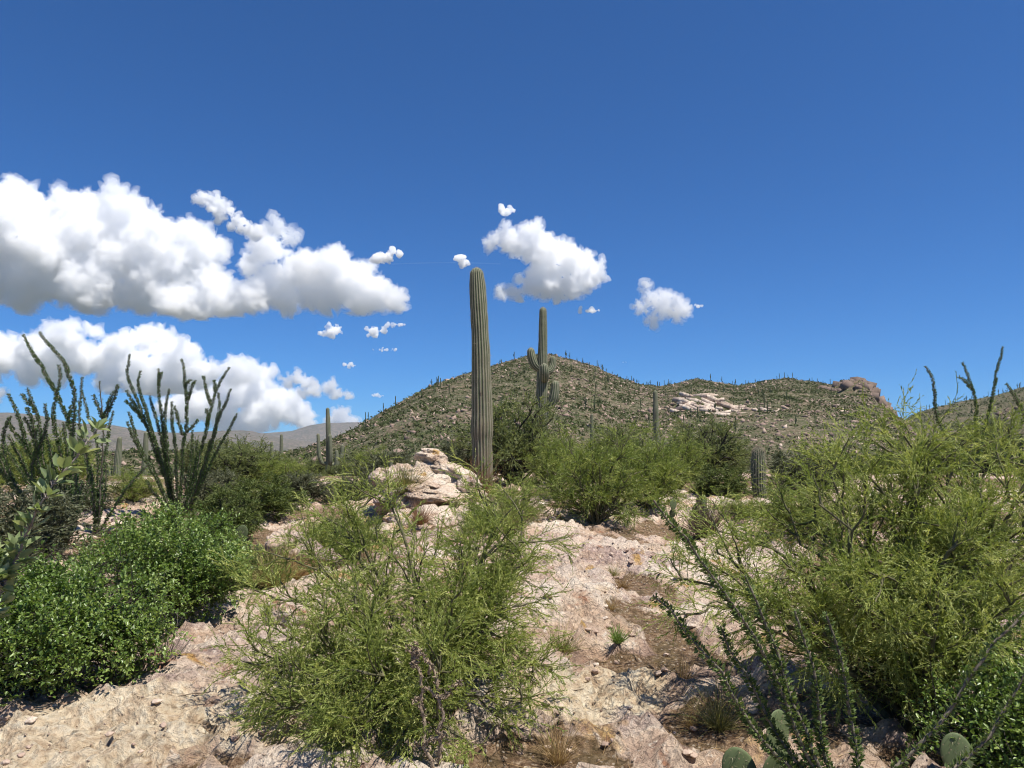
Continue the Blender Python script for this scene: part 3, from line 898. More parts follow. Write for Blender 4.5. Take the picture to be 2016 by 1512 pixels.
put('mq1', 400, 30.0, 'mesquite tree partly behind the ocotillo with most stems', 'tree', 0.6, 3.0, sx=1.1)
put('mq2', 570, 31.0, 'mesquite tree left of the saguaro cluster', 'tree', 0.36, 4.0, sx=1.2)
put('mq1', 660, 34.0, 'dark bush under the saguaro cluster', 'tree', 0.24, 1.0, sx=1.3)
put('gr1', 20, 10.2, 'pale grey-green shrub at the left edge under the ocotillo', 'shrub', 0.95, sx=1.3)
put('pv2', 95, 19.5, 'yellow-green bush behind the leftmost ocotillo', 'bush', 0.75, sx=1.2)
put('pv1', 270, 16.5, 'grassy green bush between the two ocotillos', 'bush', 0.42, sx=1.6)
put('gr2', 448, 11.8, 'low green shrub behind the small prickly pear', 'shrub', 0.62, sx=1.2)
put('gr1', 770, 21.0, 'grey shrub behind the rock outcrop', 'shrub', 0.9, sx=1.4)
put('gr1', 905, 24.0, 'grey shrub between rock outcrop and tallest saguaro', 'shrub', 1.1, sx=1.3)
put('pv1', 1920, 8.6, 'feathery bush behind the tall right-hand bush', 'bush', 0.72, sx=1.2)
put('gr2', 505, 9.0, 'low green shrub beside the golden grass', 'shrub', 0.36, sx=1.3)
put('gr1', 430, 15.5, 'olive shrub right of the full ocotillo, on pale ground', 'shrub', 0.7, sx=1.4)
put('gr2', 520, 14.0, 'leafy green shrub beyond the golden grass', 'shrub', 0.6, sx=1.6)
put('gr1', 600, 17.0, 'dull olive shrub below the left mesquites', 'shrub', 0.55, sx=1.5)
put('pv1', 560, 20.0, 'yellowish bush before the left mesquites', 'bush', 0.55, sx=1.5)
put('gr1', 690, 18.0, 'olive shrub between feathery bush and saguaro cluster', 'shrub', 0.5, sx=1.5)
put('mq2', 480, 20.5, 'low dense mesquite nearest the full ocotillo', 'tree', 0.55, sx=1.4)
put('pv2', 740, 26.0, 'yellowish bush left of the outcrop top', 'bush', 0.55, sx=1.4)
put('gr1', 1590, 19.0, 'grey shrub behind the upper left of the tall right bush', 'shrub', 0.9, sx=1.5)
put('mq1', 1850, 26.0, 'mesquite behind the ocotillo at right', 'tree', 0.55, sx=1.4)
put('gr1', 150, 15.0, 'grey shrub behind the leftmost ocotillo stems', 'shrub', 0.6, sx=1.5)
put('mq1', 20, 24.0, 'low mesquite at the left edge under the mountain', 'tree', 0.5, sx=1.4)
rng = np.random.default_rng(4)
for i in range(55):
    px = rng.uniform(-60, 2080)
    Y = rng.uniform(36, 112)
    put(['mq1', 'mq2', 'gr1', 'gr1', 'pv2'][i % 5], px, Y, 'dusty desert shrub in the distant belt below the hill', 'shrub', rng.uniform(0.7, 1.15), group='shrubs in the belt below the hill', sx=rng.uniform(1.0, 1.4), sink=0.15)

# ------------------------------------------------------------------ dense leafy shrubs
def leafy(name, base, lumps, seed, nsprig, label, ll=0.030, cat='shrub', mat=None, oval=True):
    """lumps: (centre point, radius)"""
    rng = np.random.default_rng(seed)
    C = np.array([c for c, r in lumps]); R = np.array([r for c, r in lumps])
    w = R ** 2 / (R ** 2).sum()
    k = rng.choice(len(R), nsprig, p=w)
    d = rng.normal(size=(nsprig, 3)); d[:, 2] += 0.25; d = unit(d)
    rad = R[k] * rng.uniform(0.30, 1.12, nsprig) ** 0.5
    rad = rad * (1 + 0.28 * vnoise(C[k] * 3 + d * 3.5, seed))
    P = C[k] + d * rad[:, None] * [1, 1, 0.9]
    gzv = ground_h(P[:, 0], P[:, 1], False)[0]
    ok = (P[:, 2] > gzv + 0.03) & (vnoise(P * 4.5, seed + 6) + 0.5 * vnoise(P * 11, seed + 7) > -0.14)
    P = P[ok]; Ck = C[k][ok]
    dd = unit(P - Ck + rng.normal(size=P.shape) * 0.25 + [0, 0, 0.15])
    dd = unit(rng.normal(size=P.shape) * 0.5 + dd)
    S = grow(P, dd, rng.uniform(0.08, 0.17, len(P)) * np.where(rng.uniform(size=len(P)) < 0.06, 1.9, 1.0), 3, rng, 0.2, 0.05)
    W, L = Geo(), Geo()
    ribbons(W, S, 0.004, rng, 0.4)
    lp, ld, t = spawn(S, 8, rng, 0.05, 1.0, (0.6, 1.2), 0.1)
    ts = np.clip(rng.normal(0.50, 0.24, len(S)) + 0.2 * vnoise(S[:, 0] * 2.5, seed + 8), 0, 1)
    tn = np.clip(np.repeat(ts, 8) + rng.normal(0, 0.12, len(lp)), 0, 1)
    leaves(L, lp, ld, ll * rng.uniform(0.65, 1.25, len(lp)), ll * 0.62 * rng.uniform(0.8, 1.2, len(lp)), rng, tn, upb=0.9, oval=oval)
    base = np.asarray(base, float)
    st = np.array([bez(base + rng.normal(size=3) * [.1, .1, 0], c + rng.normal(size=3) * r * 0.3, rng, 8, 0.2, 0.08) for c, r in lumps for _ in range(4)])
    tubes(W, st, 0.014, 0.004, 5, 0.3)
    ps, ds, t = spawn(st, 8, rng, 0.3, 1.0, (0.5, 1.2))
    tubes(W, grow(ps, ds, rng.uniform(0.15, 0.4, len(ps)), 4, rng, 0.25, 0.02), 0.004, 0.0015, 3, 0.3)
    return plant(name, base, W, L, M_MQB, mat or M_HACK, label, cat)
LB = [(at(90, 1235, 5.5), .33), (at(205, 1210, 5.6), .34), (at(-20, 1250, 5.3), .40), (at(60, 1280, 5.1), .31), (at(170, 1285, 5.2), .31), (at(280, 1225, 5.5), .24), (at(-110, 1260, 5.4), .45), (at(30, 1215, 5.8), .33), (at(140, 1180, 5.9), .28), (at(255, 1285, 5.3), .19), (at(100, 1150, 5.7), .12), (at(215, 1120, 5.8), .13), (at(20, 1130, 5.6), .15), (at(305, 1180, 5.7), .12)]
leafy('hackberry_shrub', on_ground(60, 5.5), LB, 21, 6200, 'dense bright leafy shrub at the left edge above the bare ground')
LB = [(at(340, 1115, 7.4), .42), (at(265, 1130, 7.3), .36), (at(415, 1140, 7.3), .30), (at(305, 1075, 8.0), .33), (at(385, 1075, 8.0), .33), (at(440, 1100, 7.8), .22), (at(350, 1170, 7.1), .26), (at(225, 1105, 7.7), .30), (at(405, 1170, 7.2), .18), (at(260, 1050, 8.0), .15), (at(345, 1030, 8.0), .16), (at(430, 1050, 8.0), .14)]
leafy('hackberry_shrub', on_ground(350, 7.5), LB, 22, 6000, 'dense leafy shrub in front of the ocotillo with most stems', 0.032, oval=False)
LB = [(at(1960, 1400, 3.9), .24), (at(2040, 1360, 4.0), .30), (at(1900, 1450, 3.8), .20), (at(2000, 1480, 3.7), .26), (at(2080, 1440, 3.8), .3)]
leafy('hackberry_shrub', on_ground(1990, 3.9), LB, 23, 2000, 'bright leafy shrub in the lower right corner', 0.024)
# ------------------------------------------------------------------ saguaros
def saguaro_mat():
    m, nt = new_mat('saguaro_skin')
    t = NT(nt)
    oc = t.objco()
    n = t.noise(oc, 7.0, 4)
    rib = t.attr('tint')
    skin = t.mix(t.ramp(n, [(0.35, 0.0), (0.65, 1.0)]), (0.06, 0.082, 0.042), (0.105, 0.132, 0.07))
    crest_ = t.mix(t.noise(oc, 40.0, 3), (0.19, 0.18, 0.125), (0.32, 0.30, 0.225))
    col = t.mix(t.ramp(rib, [(0.62, 0.0), (0.92, 0.9)]), skin, crest_)
    scar = t.ramp(t.voro(t.scale(oc, (1, 1, 0.45)), 3.4), [(0.055, 0.85), (0.10, 0.0)])
    col = t.mix(scar, col, (0.045, 0.035, 0.028))
    cork = t.attr('cork')
    cork = t.math('MULTIPLY', cork, t.ramp(t.noise(t.scale(oc, (6, 6, 1.2)), 2.0, 5, 0.65), [(0.36, 0.15), (0.62, 1.0)]))
    col = t.mix(cork, col, t.mix(t.noise(oc, 30.0, 4), (0.12, 0.09, 0.058), (0.25, 0.195, 0.135)))
    t.out(t.bsdf(col, 0.75, None, 0.25))
    return m
M_SAG = saguaro_mat()
M_SPINE, _nt = new_mat('cactus_spine')
NT(_nt).out(NT(_nt).bsdf((0.34, 0.29, 0.21), 0.8, None, 0.2))
def column(path, radii, nrib, depth, per=4, seed=0, rings=None, cork=None):
    """ribbed column along a path with a domed top; returns V, F, rib value, cork value, crest points for the spines"""
    path = np.asarray(path, float); radii = np.asarray(radii, float)
    s = np.r_[0, np.cumsum(np.linalg.norm(np.diff(path, axis=0), axis=1))]
    rings = rings or max(8, int(s[-1] / (0.06 if nrib > 15 else 0.16)))
    rt = radii[-1]
    body = np.linspace(0, s[-1] - rt * 1.1, rings)
    cap = s[-1] - rt * 1.1 + rt * 1.1 * np.sin(np.linspace(0, math.pi / 2, 9)[1:])
    u = np.r_[body, cap]
    C = np.stack([np.interp(u, s, path[:, k]) for k in range(3)], 1)
    k = np.ones(3) / 3
    R = np.interp(u, s, radii)
    capf = np.ones(len(u)); capf[rings:] = np.cos(np.linspace(0, math.pi / 2, 9)[1:]) * 0.999 + 0.001
    R = R * np.maximum(capf, 0.03)
    R = R * (1 + 0.02 * vnoise(np.stack([u * 7.0, 0 * u, 0 * u + seed + 5], 1), seed + 1) + 0.04 * vnoise(np.stack([u * 2.2, 0 * u, 0 * u + seed], 1), seed))
    T, A, B = frames(C[None])
    A, B = A[0], B[0]
    # steady frame: project one reference so that ribs run straight
    ref = np.array([1.0, 0.0, 0.0])
    T0 = T[0]
    A = unit(ref - T0 * (T0 @ ref)[:, None]); B = np.cross(T0, A)
    nt_ = nrib * per
    th = np.arange(nt_) * 2 * math.pi / nt_
    ph = (np.arange(nt_) % per) / per
    prof = np.abs(np.cos(ph * math.pi)) ** 1.0                 # 1 on the crest, 0 in the groove
    wob = 0.035 * vnoise(np.stack([np.repeat(u * 3.0, nt_), np.tile(np.cos(th) * 2, len(u)), np.tile(np.sin(th) * 2, len(u))], 1), seed + 2).reshape(len(u), nt_)
    rad = R[:, None] * (1 - depth * (1 - prof)[None] + wob)
    V = C[:, None] + rad[..., None] * (A[:, None] * np.cos(th)[:, None] + B[:, None] * np.sin(th)[:, None])
    idx = np.arange(len(u) * nt_).reshape(len(u), nt_)
    F = np.stack([idx[:-1], np.roll(idx[:-1], -1, 1), np.roll(idx[1:], -1, 1), idx[1:]], -1).reshape(-1, 4)
    rib = np.broadcast_to(prof[None], (len(u), nt_)).copy()
    rib[rings + 4:] = np.maximum(rib[rings + 4:], 0.85)
    ck = np.zeros(len(u)) if cork is None else np.interp(u / s[-1], *cork)
    crest_i = np.arange(0, nt_, per)
    outw = (A[:, None] * np.cos(th)[:, None] + B[:, None] * np.sin(th)[:, None])[:, crest_i]
    up = T0[:, None].repeat(len(crest_i), 1)
    return V.reshape(-1, 3), F, rib.ravel(), np.repeat(ck, nt_), (V[:, crest_i].reshape(-1, 3), outw.reshape(-1, 3), up.reshape(-1, 3))
def column_obj(name, root, path, radii, nrib, depth, per=4, seed=0, rings=None, cork=None, spines=True, slen=0.028, sw=0.003, mult=2):
    V, F, rib, ck, (cp, co, cu) = column(path, radii, nrib, depth, per, seed, rings, cork)
    o = obj(name, mesh_data(name, V, F, M_SAG, True, {'tint': rib, 'cork': ck}), root)
    if spines:
        rng = np.random.default_rng(seed + 50)
        P = np.repeat(cp, mult, 0) + rng.normal(size=(len(cp) * mult, 3)) * 0.012
        D = unit(np.repeat(co, mult, 0) + rng.normal(size=P.shape) * 0.55)
        S = unit(np.cross(D, rng.normal(size=P.shape)))
        L = slen * rng.uniform(0.6, 1.3, (len(P), 1))
        Vt = np.stack([P - S * sw * 0.5, P + S * sw * 0.5, P + D * L], 1).reshape(-1, 3)
        so = obj('spines', mesh_data('spines', Vt, np.arange(len(Vt)).reshape(-1, 3), M_SPINE), o)
        stuff(so)
    return o
def saguaro(px, Y, rows, label, arms=(), nrib=20, depth=0.13, seed=1, cork=None, per=4, rings=None, spines=True, group=None, sink=0.1, **kw):
    """rows: (px, py, width px) up the trunk from the foot; arms: lists of the same"""
    u = Y / FPX
    base = on_ground(rows[0][0], Y, sink)
    root = empty('saguaro', base)
    pts = [at(a, b, Y) for a, b, w in rows]
    pts[0] = base.copy()
    rad = [w * u * 0.5 for a, b, w in rows]
    column_obj('trunk', root, np.array(pts) - base, rad, nrib, depth, per, seed, rings, cork, spines, **kw)
    for i, (dy, ar) in enumerate(arms):
        ap = []
        for j, (a, b, w) in enumerate(ar):
            p = at(a, b, Y)
            p[1] += dy * min(1.0, j / 2.0)
            ap.append(p)
        # smooth the elbow
        ap = np.array(ap)
        tt = np.linspace(0, len(ap) - 1, 14)
        ap = np.stack([np.interp(tt, np.arange(len(ap)), ap[:, k]) for k in range(3)], 1)
        for _ in range(2):
            ap[1:-1] = (ap[:-2] + 2 * ap[1:-1] + ap[2:]) / 4
        ar_r = np.interp(tt, np.arange(len(ar)), [w * u * 0.5 for a, b, w in ar])
        column_obj('arm', root, ap - base, ar_r, max(10, nrib - 5), depth, per, seed + i + 1, 18, None, spines, **kw)
    tag(root, label, 'cactus', group)
    return root
saguaro(950, 16.0, [(951, 1000, 36), (951, 960, 37), (950, 910, 39), (949, 850, 43), (949, 810, 41), (948, 760, 39), (947, 700, 37), (945, 650, 35), (942, 600, 34), (940, 560, 32), (938, 527, 24)],
        'tallest unbranched saguaro standing beside the rock outcrop', nrib=19, depth=0.125, seed=3, cork=([0, .12, .35, .55, .7, 1], [1, .95, .6, .35, .1, 0]), per=6, slen=0.03, sw=0.004)
saguaro(1068, 26.0, [(1067, 960, 26), (1067, 900, 27), (1067, 820, 25), (1067, 760, 23), (1068, 700, 19), (1069, 650, 18), (1069, 605, 14)],
        'saguaro with four short upturned arms', arms=[
            (-0.05, [(1062, 726, 15), (1053, 720, 17), (1047, 706, 17), (1044, 685, 14)]),
            (0.12, [(1072, 734, 14), (1083, 730, 15), (1088, 717, 15), (1089, 700, 12)]),
            (-0.38, [(1071, 742, 15), (1072, 749, 17), (1071, 735, 17), (1070, 718, 13)]),
            (-0.10, [(1070, 802, 16), (1083, 799, 18), (1091, 782, 19), (1093, 750, 15)])], nrib=17, depth=0.14, seed=8, cork=([0, .25, .4, 1], [.8, .5, .1, 0]), slen=0.035, sw=0.005)
saguaro(1292, 48.0, [(1295, 945, 12), (1294, 900, 12), (1292, 850, 12), (1291, 810, 11), (1290, 769, 8)], 'slim lone saguaro in front of the hill saddle', nrib=14, depth=0.12, seed=12, per=4, mult=1, slen=0.04, sw=0.008,
        arms=[(0.0, [(1297, 900, 8), (1305, 898, 8), (1310, 884, 8), (1311, 866, 6)]), (-0.2, [(1297, 905, 8), (1315, 905, 8), (1320, 885, 8), (1320, 858, 6)]), (-0.2, [(1293, 905, 8), (1288, 900, 8), (1287, 885, 8), (1287, 867, 6)])])
saguaro(1493, 17.5, [(1493, 995, 25), (1493, 955, 28), (1493, 915, 29), (1493, 880, 21)], 'short barrel-shaped young saguaro right of the slab', nrib=17, depth=0.15, seed=14, per=5, slen=0.045, sw=0.007, mult=7)
saguaro(646, 62.0, [(648, 925, 10), (647, 880, 10), (646, 840, 9.5), (645, 803, 7)], 'saguaro with three arms rising in a tight cluster at left', nrib=12, depth=0.12, seed=16, mult=1, slen=0.05, sw=0.012,
        arms=[(-0.3, [(645, 912, 8), (636, 914, 8), (630, 900, 8.5), (628, 854, 6)]), (-0.4, [(648, 912, 8), (652, 912, 9), (652, 880, 9), (652, 856, 7)]), (0.2, [(650, 915, 7), (668, 915, 8), (671, 900, 8), (673, 875, 6)])])
for px, top, Y, lb in ((535, 869, 70, 'small saguaro tip, shorter of a pair above the mesquite'), (554, 855, 66, 'small saguaro tip, taller of a pair above the mesquite'), (1165, 815, 60, 'small saguaro poking up behind the yellow-green bush'),
                       (663, 886, 60, 'knee-high saguaro beside the cluster of saguaro stems')):
    saguaro(px, Y, [(px, 935, 8), (px, 900, 8), (px, top, 5.5)], lb, nrib=12, seed=px, mult=1, slen=0.05, sw=0.012)
saguaro(232, 44.0, [(228, 985, 14), (230, 950, 14), (232, 905, 13), (236, 860, 8)], 'stout saguaro seen between the two ocotillos', nrib=14, seed=18, mult=1, slen=0.04, sw=0.008, arms=[(0.1, [(229, 950, 8), (218, 945, 8), (214, 930, 8), (212, 915, 6)])])
saguaro(286, 46.0, [(282, 985, 12), (284, 940, 12), (286, 890, 11), (288, 850, 8)], 'saguaro half hidden by stems of the full ocotillo', nrib=14, seed=19, mult=1, slen=0.04, sw=0.008)
saguaro(770, 19.0, [(770, 935, 6), (770, 915, 6.5), (770, 906, 5)], 'tiny pale cactus behind the rock outcrop', nrib=10, seed=20, mult=3)

# small saguaros of the hills: three shapes, set out one by one
def hill_sag(seed, h, arms):
    g = Geo()
    rng = np.random.default_rng(seed)
    def col(path, r):
        path = np.asarray(path, float)
        tubes(g, path[None, :], r, r, 6, 0.5)
        tubes(g, np.array([[path[-1], path[-1] + [0, 0, r * 0.9]]]), r, r * 0.2, 6, 0.5)
    col([(0, 0, -0.5), (0, 0, h * 0.5), (0, 0, h)], 0.21)
    for a, z0, hh in arms:
        d = np.array([math.cos(a), math.sin(a), 0])
        b = np.array([0, 0, z0])
        col([b + d * 0.1, b + d * 0.5 + [0, 0, .05], b + d * 0.58 + [0, 0, .3], b + d * 0.6 + [0, 0, hh]], 0.19)
    return g.mesh('hill_saguaro', M_HSAG, True)
M_HSAG, _nt = new_mat('far_saguaro_skin')
_t = NT(_nt)
_t.out(_t.bsdf(_t.mix(_t.noise(_t.objco(), 3.0), (0.055, 0.07, 0.035), (0.10, 0.12, 0.06)), 0.8, None, 0.1))
HS = [hill_sag(1, 4.6, []), hill_sag(2, 5.2, [(0.4, 2.0, 1.6), (3.4, 2.4, 1.5)]), hill_sag(3, 3.6, []), hill_sag(4, 5.0, [(0.2, 2.2, 1.3)])]
rng = np.random.default_rng(77)
def plant_sag(x, y, fn, lab, grp, s):
    z = float(fn(np.array([[x, y, 0.0]]))[0])
    o = obj('saguaro', HS[rng.integers(0, 4)], None, (x, y, z), rng.uniform(0, 6.28), s)
    tag(o, lab, 'cactus', grp)
for i in range(75):
    px = rng.choice([rng.uniform(700, 1050), rng.uniform(1100, 1330), rng.uniform(1180, 1330), rng.uniform(1330, 1690)])
    Yr = float(np.interp((px - 1008) / FPX, mrx / mry, mry))
    y = Yr + rng.uniform(-5, 1)
    x = (px - 1008) / FPX * y
    plant_sag(x, y, main_hill, 'tiny saguaro standing on the skyline crest of the main hill', 'saguaros along the crest of the main hill', rng.uniform(0.3, 0.85))
n = 0
while n < 70:
    y = rng.uniform(190, 440); px = rng.uniform(720, 1700)
    x = (px - 1008) / FPX * y
    if y < np.interp(x / y, mrx / mry, mry) - 10:
        plant_sag(x, y, main_hill, 'tiny saguaro dotted on the front slope of the main hill', 'saguaros on the slope of the main hill', rng.uniform(0.5, 0.85))
        n += 1
for i in range(22):
    px = rng.uniform(1810, 2016)
    x = (px - 1008) / FPX * 700
    plant_sag(x, 700 + rng.uniform(-4, 0), right_hill, 'tiny saguaro on the crest of the hill at right', 'saguaros on the right hill', rng.uniform(0.7, 1.0))

# ------------------------------------------------------------------ ocotillos
def ocotillo(base_px, Y, stems, label, seed, leafw=0.036, rad=0.037, dens=520, spread=0.5, r=0.013, bare=(), scale=1.0, off=(0, 0), basep=None, mat=None):
    """stems: ((points...), parent or None); points in photo pixels, first the tip, last the foot"""
    rng = np.random.default_rng(seed)
    base = on_ground(base_px, Y, 0.05) if basep is None else np.asarray(basep, float)
    root = empty('ocotillo', base)
    lean = {i: rng.uniform(-spread, spread) for i in range(len(stems))}
    top = max(at(p[0], p[1], Y)[2] for st in stems for p in st[0])
    for i, (pts, par) in enumerate(stems):
        pts = [(p[0] / scale + off[0], p[1] / scale + off[1]) for p in pts]
        if par is not None:
            lean[i] = lean[par]
        Q = np.array([at(a, b, Y) for a, b in pts])[::-1]
        if par is None:
            Q = np.concatenate([base[None] + rng.normal(size=(1, 3)) * [0.05, 0.05, 0], Q])
        fr = np.clip((Q[:, 2] - base[2]) / 2.6, 0, 1.3)
        Q[:, 1] += lean[i] * fr
        Q[:, 0] += Q[:, 0] / Y * lean[i] * fr          # stays on its own sight line while leaning in depth
        Q[:, 2] += (Q[:, 2] - CAMZ) / Y * lean[i] * fr
        s = np.r_[0, np.cumsum(np.linalg.norm(np.diff(Q, axis=0), axis=1))]
        n = max(6, int(s[-1] / 0.09))
        uu = np.linspace(0, s[-1], n)
        Q = np.stack([np.interp(uu, s, Q[:, k]) for k in range(3)], 1)
        for _ in range(3):
            Q[1:-1] = (Q[:-2] + 2 * Q[1:-1] + Q[2:]) / 4
        Q += rng.normal(size=Q.shape) * 0.006
        W = Geo()
        tubes(W, Q[None], r * 1.25, r * 0.6, 6, 0.4)
        so = obj('stem', W.mesh('stem', M_OCOB, True, base), root)
        if i in bare:
            m = int(s[-1] * dens * (0.25 if Y > 5 else 0.6))
        else:
            m = int(s[-1] * dens)
        t0 = rng.uniform(0.0 if par is not None else 0.10, 1, m) * (n - 1.001)
        k = t0.astype(int); f = (t0 - k)[:, None]
        P = Q[k] * (1 - f) + Q[k + 1] * f
        T = unit(Q[k + 1] - Q[k])
        Rr = rng.normal(size=P.shape); Rr = unit(Rr - T * (Rr * T).sum(1, keepdims=True))
        ed = 1 - 0.45 * (t0 / n) ** 6
        P = P + Rr * r * 0.7
        D = unit(Rr + T * rng.uniform(0.1, 0.9, (m, 1)))
        L = Geo()
        leaves(L, P, D, rad * ed * rng.uniform(0.7, 1.25, m), leafw * 0.55 * ed * rng.uniform(0.8, 1.2, m), rng, np.clip(rng.normal(0.42, 0.2, m), 0, 1), 0.2, 0.2, False)
        stuff(obj('leaves', L.mesh('leaves', mat or M_OCO, False, base), so))
    tag(root, label, 'ocotillo')
    return root
S1 = 3.087; O1 = (0, 620)
OA = [
    (((135, 118), (165, 170), (230, 280), (290, 380), (345, 480), (400, 600), (430, 700), (445, 800), (440, 1000), (410, 1330)), None),
    (((240, 105), (270, 160), (330, 215), (380, 260), (410, 340), (440, 430), (458, 500), (455, 580), (440, 700), (450, 850), (470, 1000), (430, 1330)), None),
    (((355, 310), (373, 350), (375, 390), (345, 460), (325, 540), (320, 620), (335, 720), (370, 850), (390, 950), (400, 1330)), None),
    (((50, 475), (80, 545), (115, 610), (135, 700), (160, 790), (200, 850), (250, 960), (290, 1060), (370, 1320)), None),
    (((168, 450), (190, 530), (230, 590), (245, 680), (245, 780), (265, 880), (272, 1000), (360, 1320)), None),
    (((275, 540), (290, 600), (300, 640), (262, 740), (228, 835), (190, 870), (185, 920), (200, 1000), (350, 1320)), None),
    (((150, 625), (180, 690), (205, 760), (230, 860), (260, 960), (300, 1080), (380, 1330)), None),
    (((135, 480), (165, 520), (200, 565), (218, 590)), 4),
    (((160, 560), (190, 600), (205, 680), (215, 760), (228, 850)), 6),
    (((65, 615), (25, 670), (10, 740), (25, 850), (45, 930), (90, 1030), (150, 1120), (340, 1330)), None),
    (((50, 650), (90, 720), (160, 800), (200, 870), (240, 940)), 3),
    (((28, 800), (90, 900), (150, 980), (200, 1050), (340, 1310)), None),
    (((45, 730), (110, 830), (140, 920), (200, 1010), (350, 1310)), None),
    (((330, 830), (325, 900), (312, 980), (320, 1080), (380, 1330)), None),
    (((385, 655), (390, 740), (415, 830), (425, 930), (430, 1050), (410, 1330)), None),
    (((280, 700), (300, 800), (330, 950), (350, 1080), (400, 1340)), None),
    (((250, 1050), (280, 1130), (320, 1230), (380, 1340)), None), (((290, 1020), (310, 1130), (350, 1240), (390, 1340)), None),
    (((500, 1010), (480, 1100), (450, 1220), (410, 1340)), None), (((540, 1060), (500, 1150), (460, 1240), (420, 1340)), None),
    (((360, 1010), (370, 1110), (385, 1220), (400, 1340)), None), (((-40, 700), (-20, 820), (30, 950), (120, 1100), (330, 1330)), None), (((-60, 850), (0, 940), (80, 1050), (180, 1150), (340, 1330)), None),
    (((430, 550), (425, 620), (415, 680)), 0)]
ocotillo(132, 11.5, OA, 'leftmost ocotillo with two long stems arching highest against the cloud', 31, scale=S1, off=O1)
OB = [
    (((605, 400), (610, 480), (620, 560), (626, 640), (628, 800), (612, 1000), (602, 1230)), None),
    (((715, 420), (695, 510), (655, 590), (627, 645)), 0), (((690, 470), (660, 500), (650, 570), (624, 640)), 0), (((565, 490), (600, 560), (624, 640)), 0),
    (((498, 385), (500, 450), (482, 520), (478, 600), (480, 700), (510, 850), (560, 1000), (590, 1230)), None),
    (((500, 460), (520, 520), (525, 600), (555, 660), (590, 760), (600, 900), (596, 1230)), None),
    (((690, 580), (665, 640), (660, 720), (640, 820), (620, 1000), (605, 1230)), None),
    (((555, 900), (560, 1050), (575, 1230)), None), (((910, 900), (820, 990), (760, 1060), (710, 1150), (640, 1250)), None),
    (((640, 900), (650, 1000), (630, 1120), (605, 1240)), None), (((520, 800), (530, 950), (560, 1100), (590, 1240)), None)]
ocotillo(195, 12.8, OB, 'ocotillo with a bare tan tip, second from the left', 32, scale=S1, off=O1, bare=(0,), dens=380)
OC = [
    (((790, 240), (770, 330), (780, 400), (820, 480), (850, 560), (880, 640), (920, 760), (960, 880), (1010, 1000), (1045, 1180)), None),
    (((855, 340), (835, 390), (845, 460), (880, 560), (910, 660), (950, 800), (1000, 950), (1055, 1180)), None),
    (((770, 460), (810, 530), (850, 610), (890, 680)), 0), (((760, 520), (820, 570), (860, 630)), 0),
    (((960, 325), (970, 360), (960, 450), (975, 540), (985, 640), (1000, 780), (1020, 950), (1060, 1180)), None), (((980, 350), (968, 390), (962, 430)), 4),
    (((910, 490), (930, 570), (970, 700), (990, 800), (1015, 950), (1050, 1180)), None),
    (((1030, 450), (1010, 520), (1000, 600), (1005, 700), (1020, 850), (1040, 1000), (1065, 1180)), None),
    (((1045, 530), (1040, 620), (1055, 700), (1070, 830), (1075, 1000), (1075, 1180)), None),
    (((1100, 270), (1125, 330), (1115, 420), (1140, 500), (1135, 580), (1135, 680), (1110, 780), (1105, 950), (1090, 1180)), None),
    (((1185, 395), (1150, 480), (1140, 520)), 9), (((1155, 395), (1130, 425), (1122, 440)), 9), (((1205, 640), (1160, 690), (1130, 710)), 9), (((1060, 560), (1085, 640), (1112, 730)), 9),
    (((1240, 370), (1250, 460), (1285, 550)), 15),
    (((1395, 320), (1330, 410), (1305, 480), (1290, 560), (1265, 640), (1250, 720), (1210, 850), (1190, 1000), (1140, 1180)), None),
    (((1300, 395), (1310, 430), (1308, 470)), 15),
    (((1400, 450), (1375, 540), (1330, 620), (1300, 720), (1260, 850), (1210, 1000), (1150, 1180)), None),
    (((1440, 600), (1400, 690), (1340, 780), (1290, 880), (1230, 1010), (1160, 1180)), None),
    (((1330, 470), (1335, 560), (1320, 640), (1300, 740), (1270, 850), (1220, 1000), (1150, 1180)), None),
    (((780, 590), (800, 650), (830, 750), (870, 850), (920, 920), (960, 1000), (1030, 1180)), None), (((770, 650), (810, 740), (860, 850), (930, 950), (1030, 1170)), None),
    (((1170, 700), (1165, 850), (1150, 1000), (1115, 1180)), None), (((890, 1010), (930, 1080), (1000, 1160)), None), (((1195, 760), (1200, 850), (1170, 1000), (1125, 1180)), None),
    (((885, 540), (900, 640), (940, 760), (990, 900), (1050, 1170)), None), (((1255, 570), (1262, 620), (1258, 680)), 15)]
ocotillo(352, 14.5, OC, 'full ocotillo with most stems, standing above the leafy shrub', 33, scale=S1, off=O1, spread=0.6)
S4 = 3.273; O4 = (1400, 660)
OD = [
    (((1380, 200), (1430, 270), (1440, 340), (1440, 440), (1450, 530), (1560, 720), (1680, 900)), None),
    (((1620, 170), (1660, 270), (1690, 370), (1715, 440), (1710, 510), (1705, 700), (1700, 900)), None), (((1595, 265), (1650, 310), (1685, 355)), 1),
    (((1880, 75), (1850, 200), (1825, 320), (1810, 430), (1790, 510), (1760, 620), (1730, 720), (1705, 900)), None),
    (((1680, 640), (1690, 760), (1700, 900)), None), (((1770, 600), (1740, 720), (1705, 900)), None)]
ocotillo(1925, 14.0, OD, 'ocotillo behind the tall right bush, three stems against the sky', 34, scale=S4, off=O4)
OE = [
    (((1910, 310), (1940, 370), (1980, 440), (2016, 500), (2060, 620), (2080, 900)), None), (((1985, 640), (1990, 740), (2010, 880), (2060, 980)), None), (((1900, 650), (1930, 760), (1990, 880), (2060, 980)), None),
    (((1820, 640), (1860, 740), (1940, 860), (2050, 980)), None), (((2080, 600), (2070, 800), (2070, 980)), None)]
ocotillo(2030, 12.0, OE, 'ocotillo at the right edge beside the dark slope', 35, scale=S4, off=O4)
S8 = 2.739; O8 = (1280, 980)
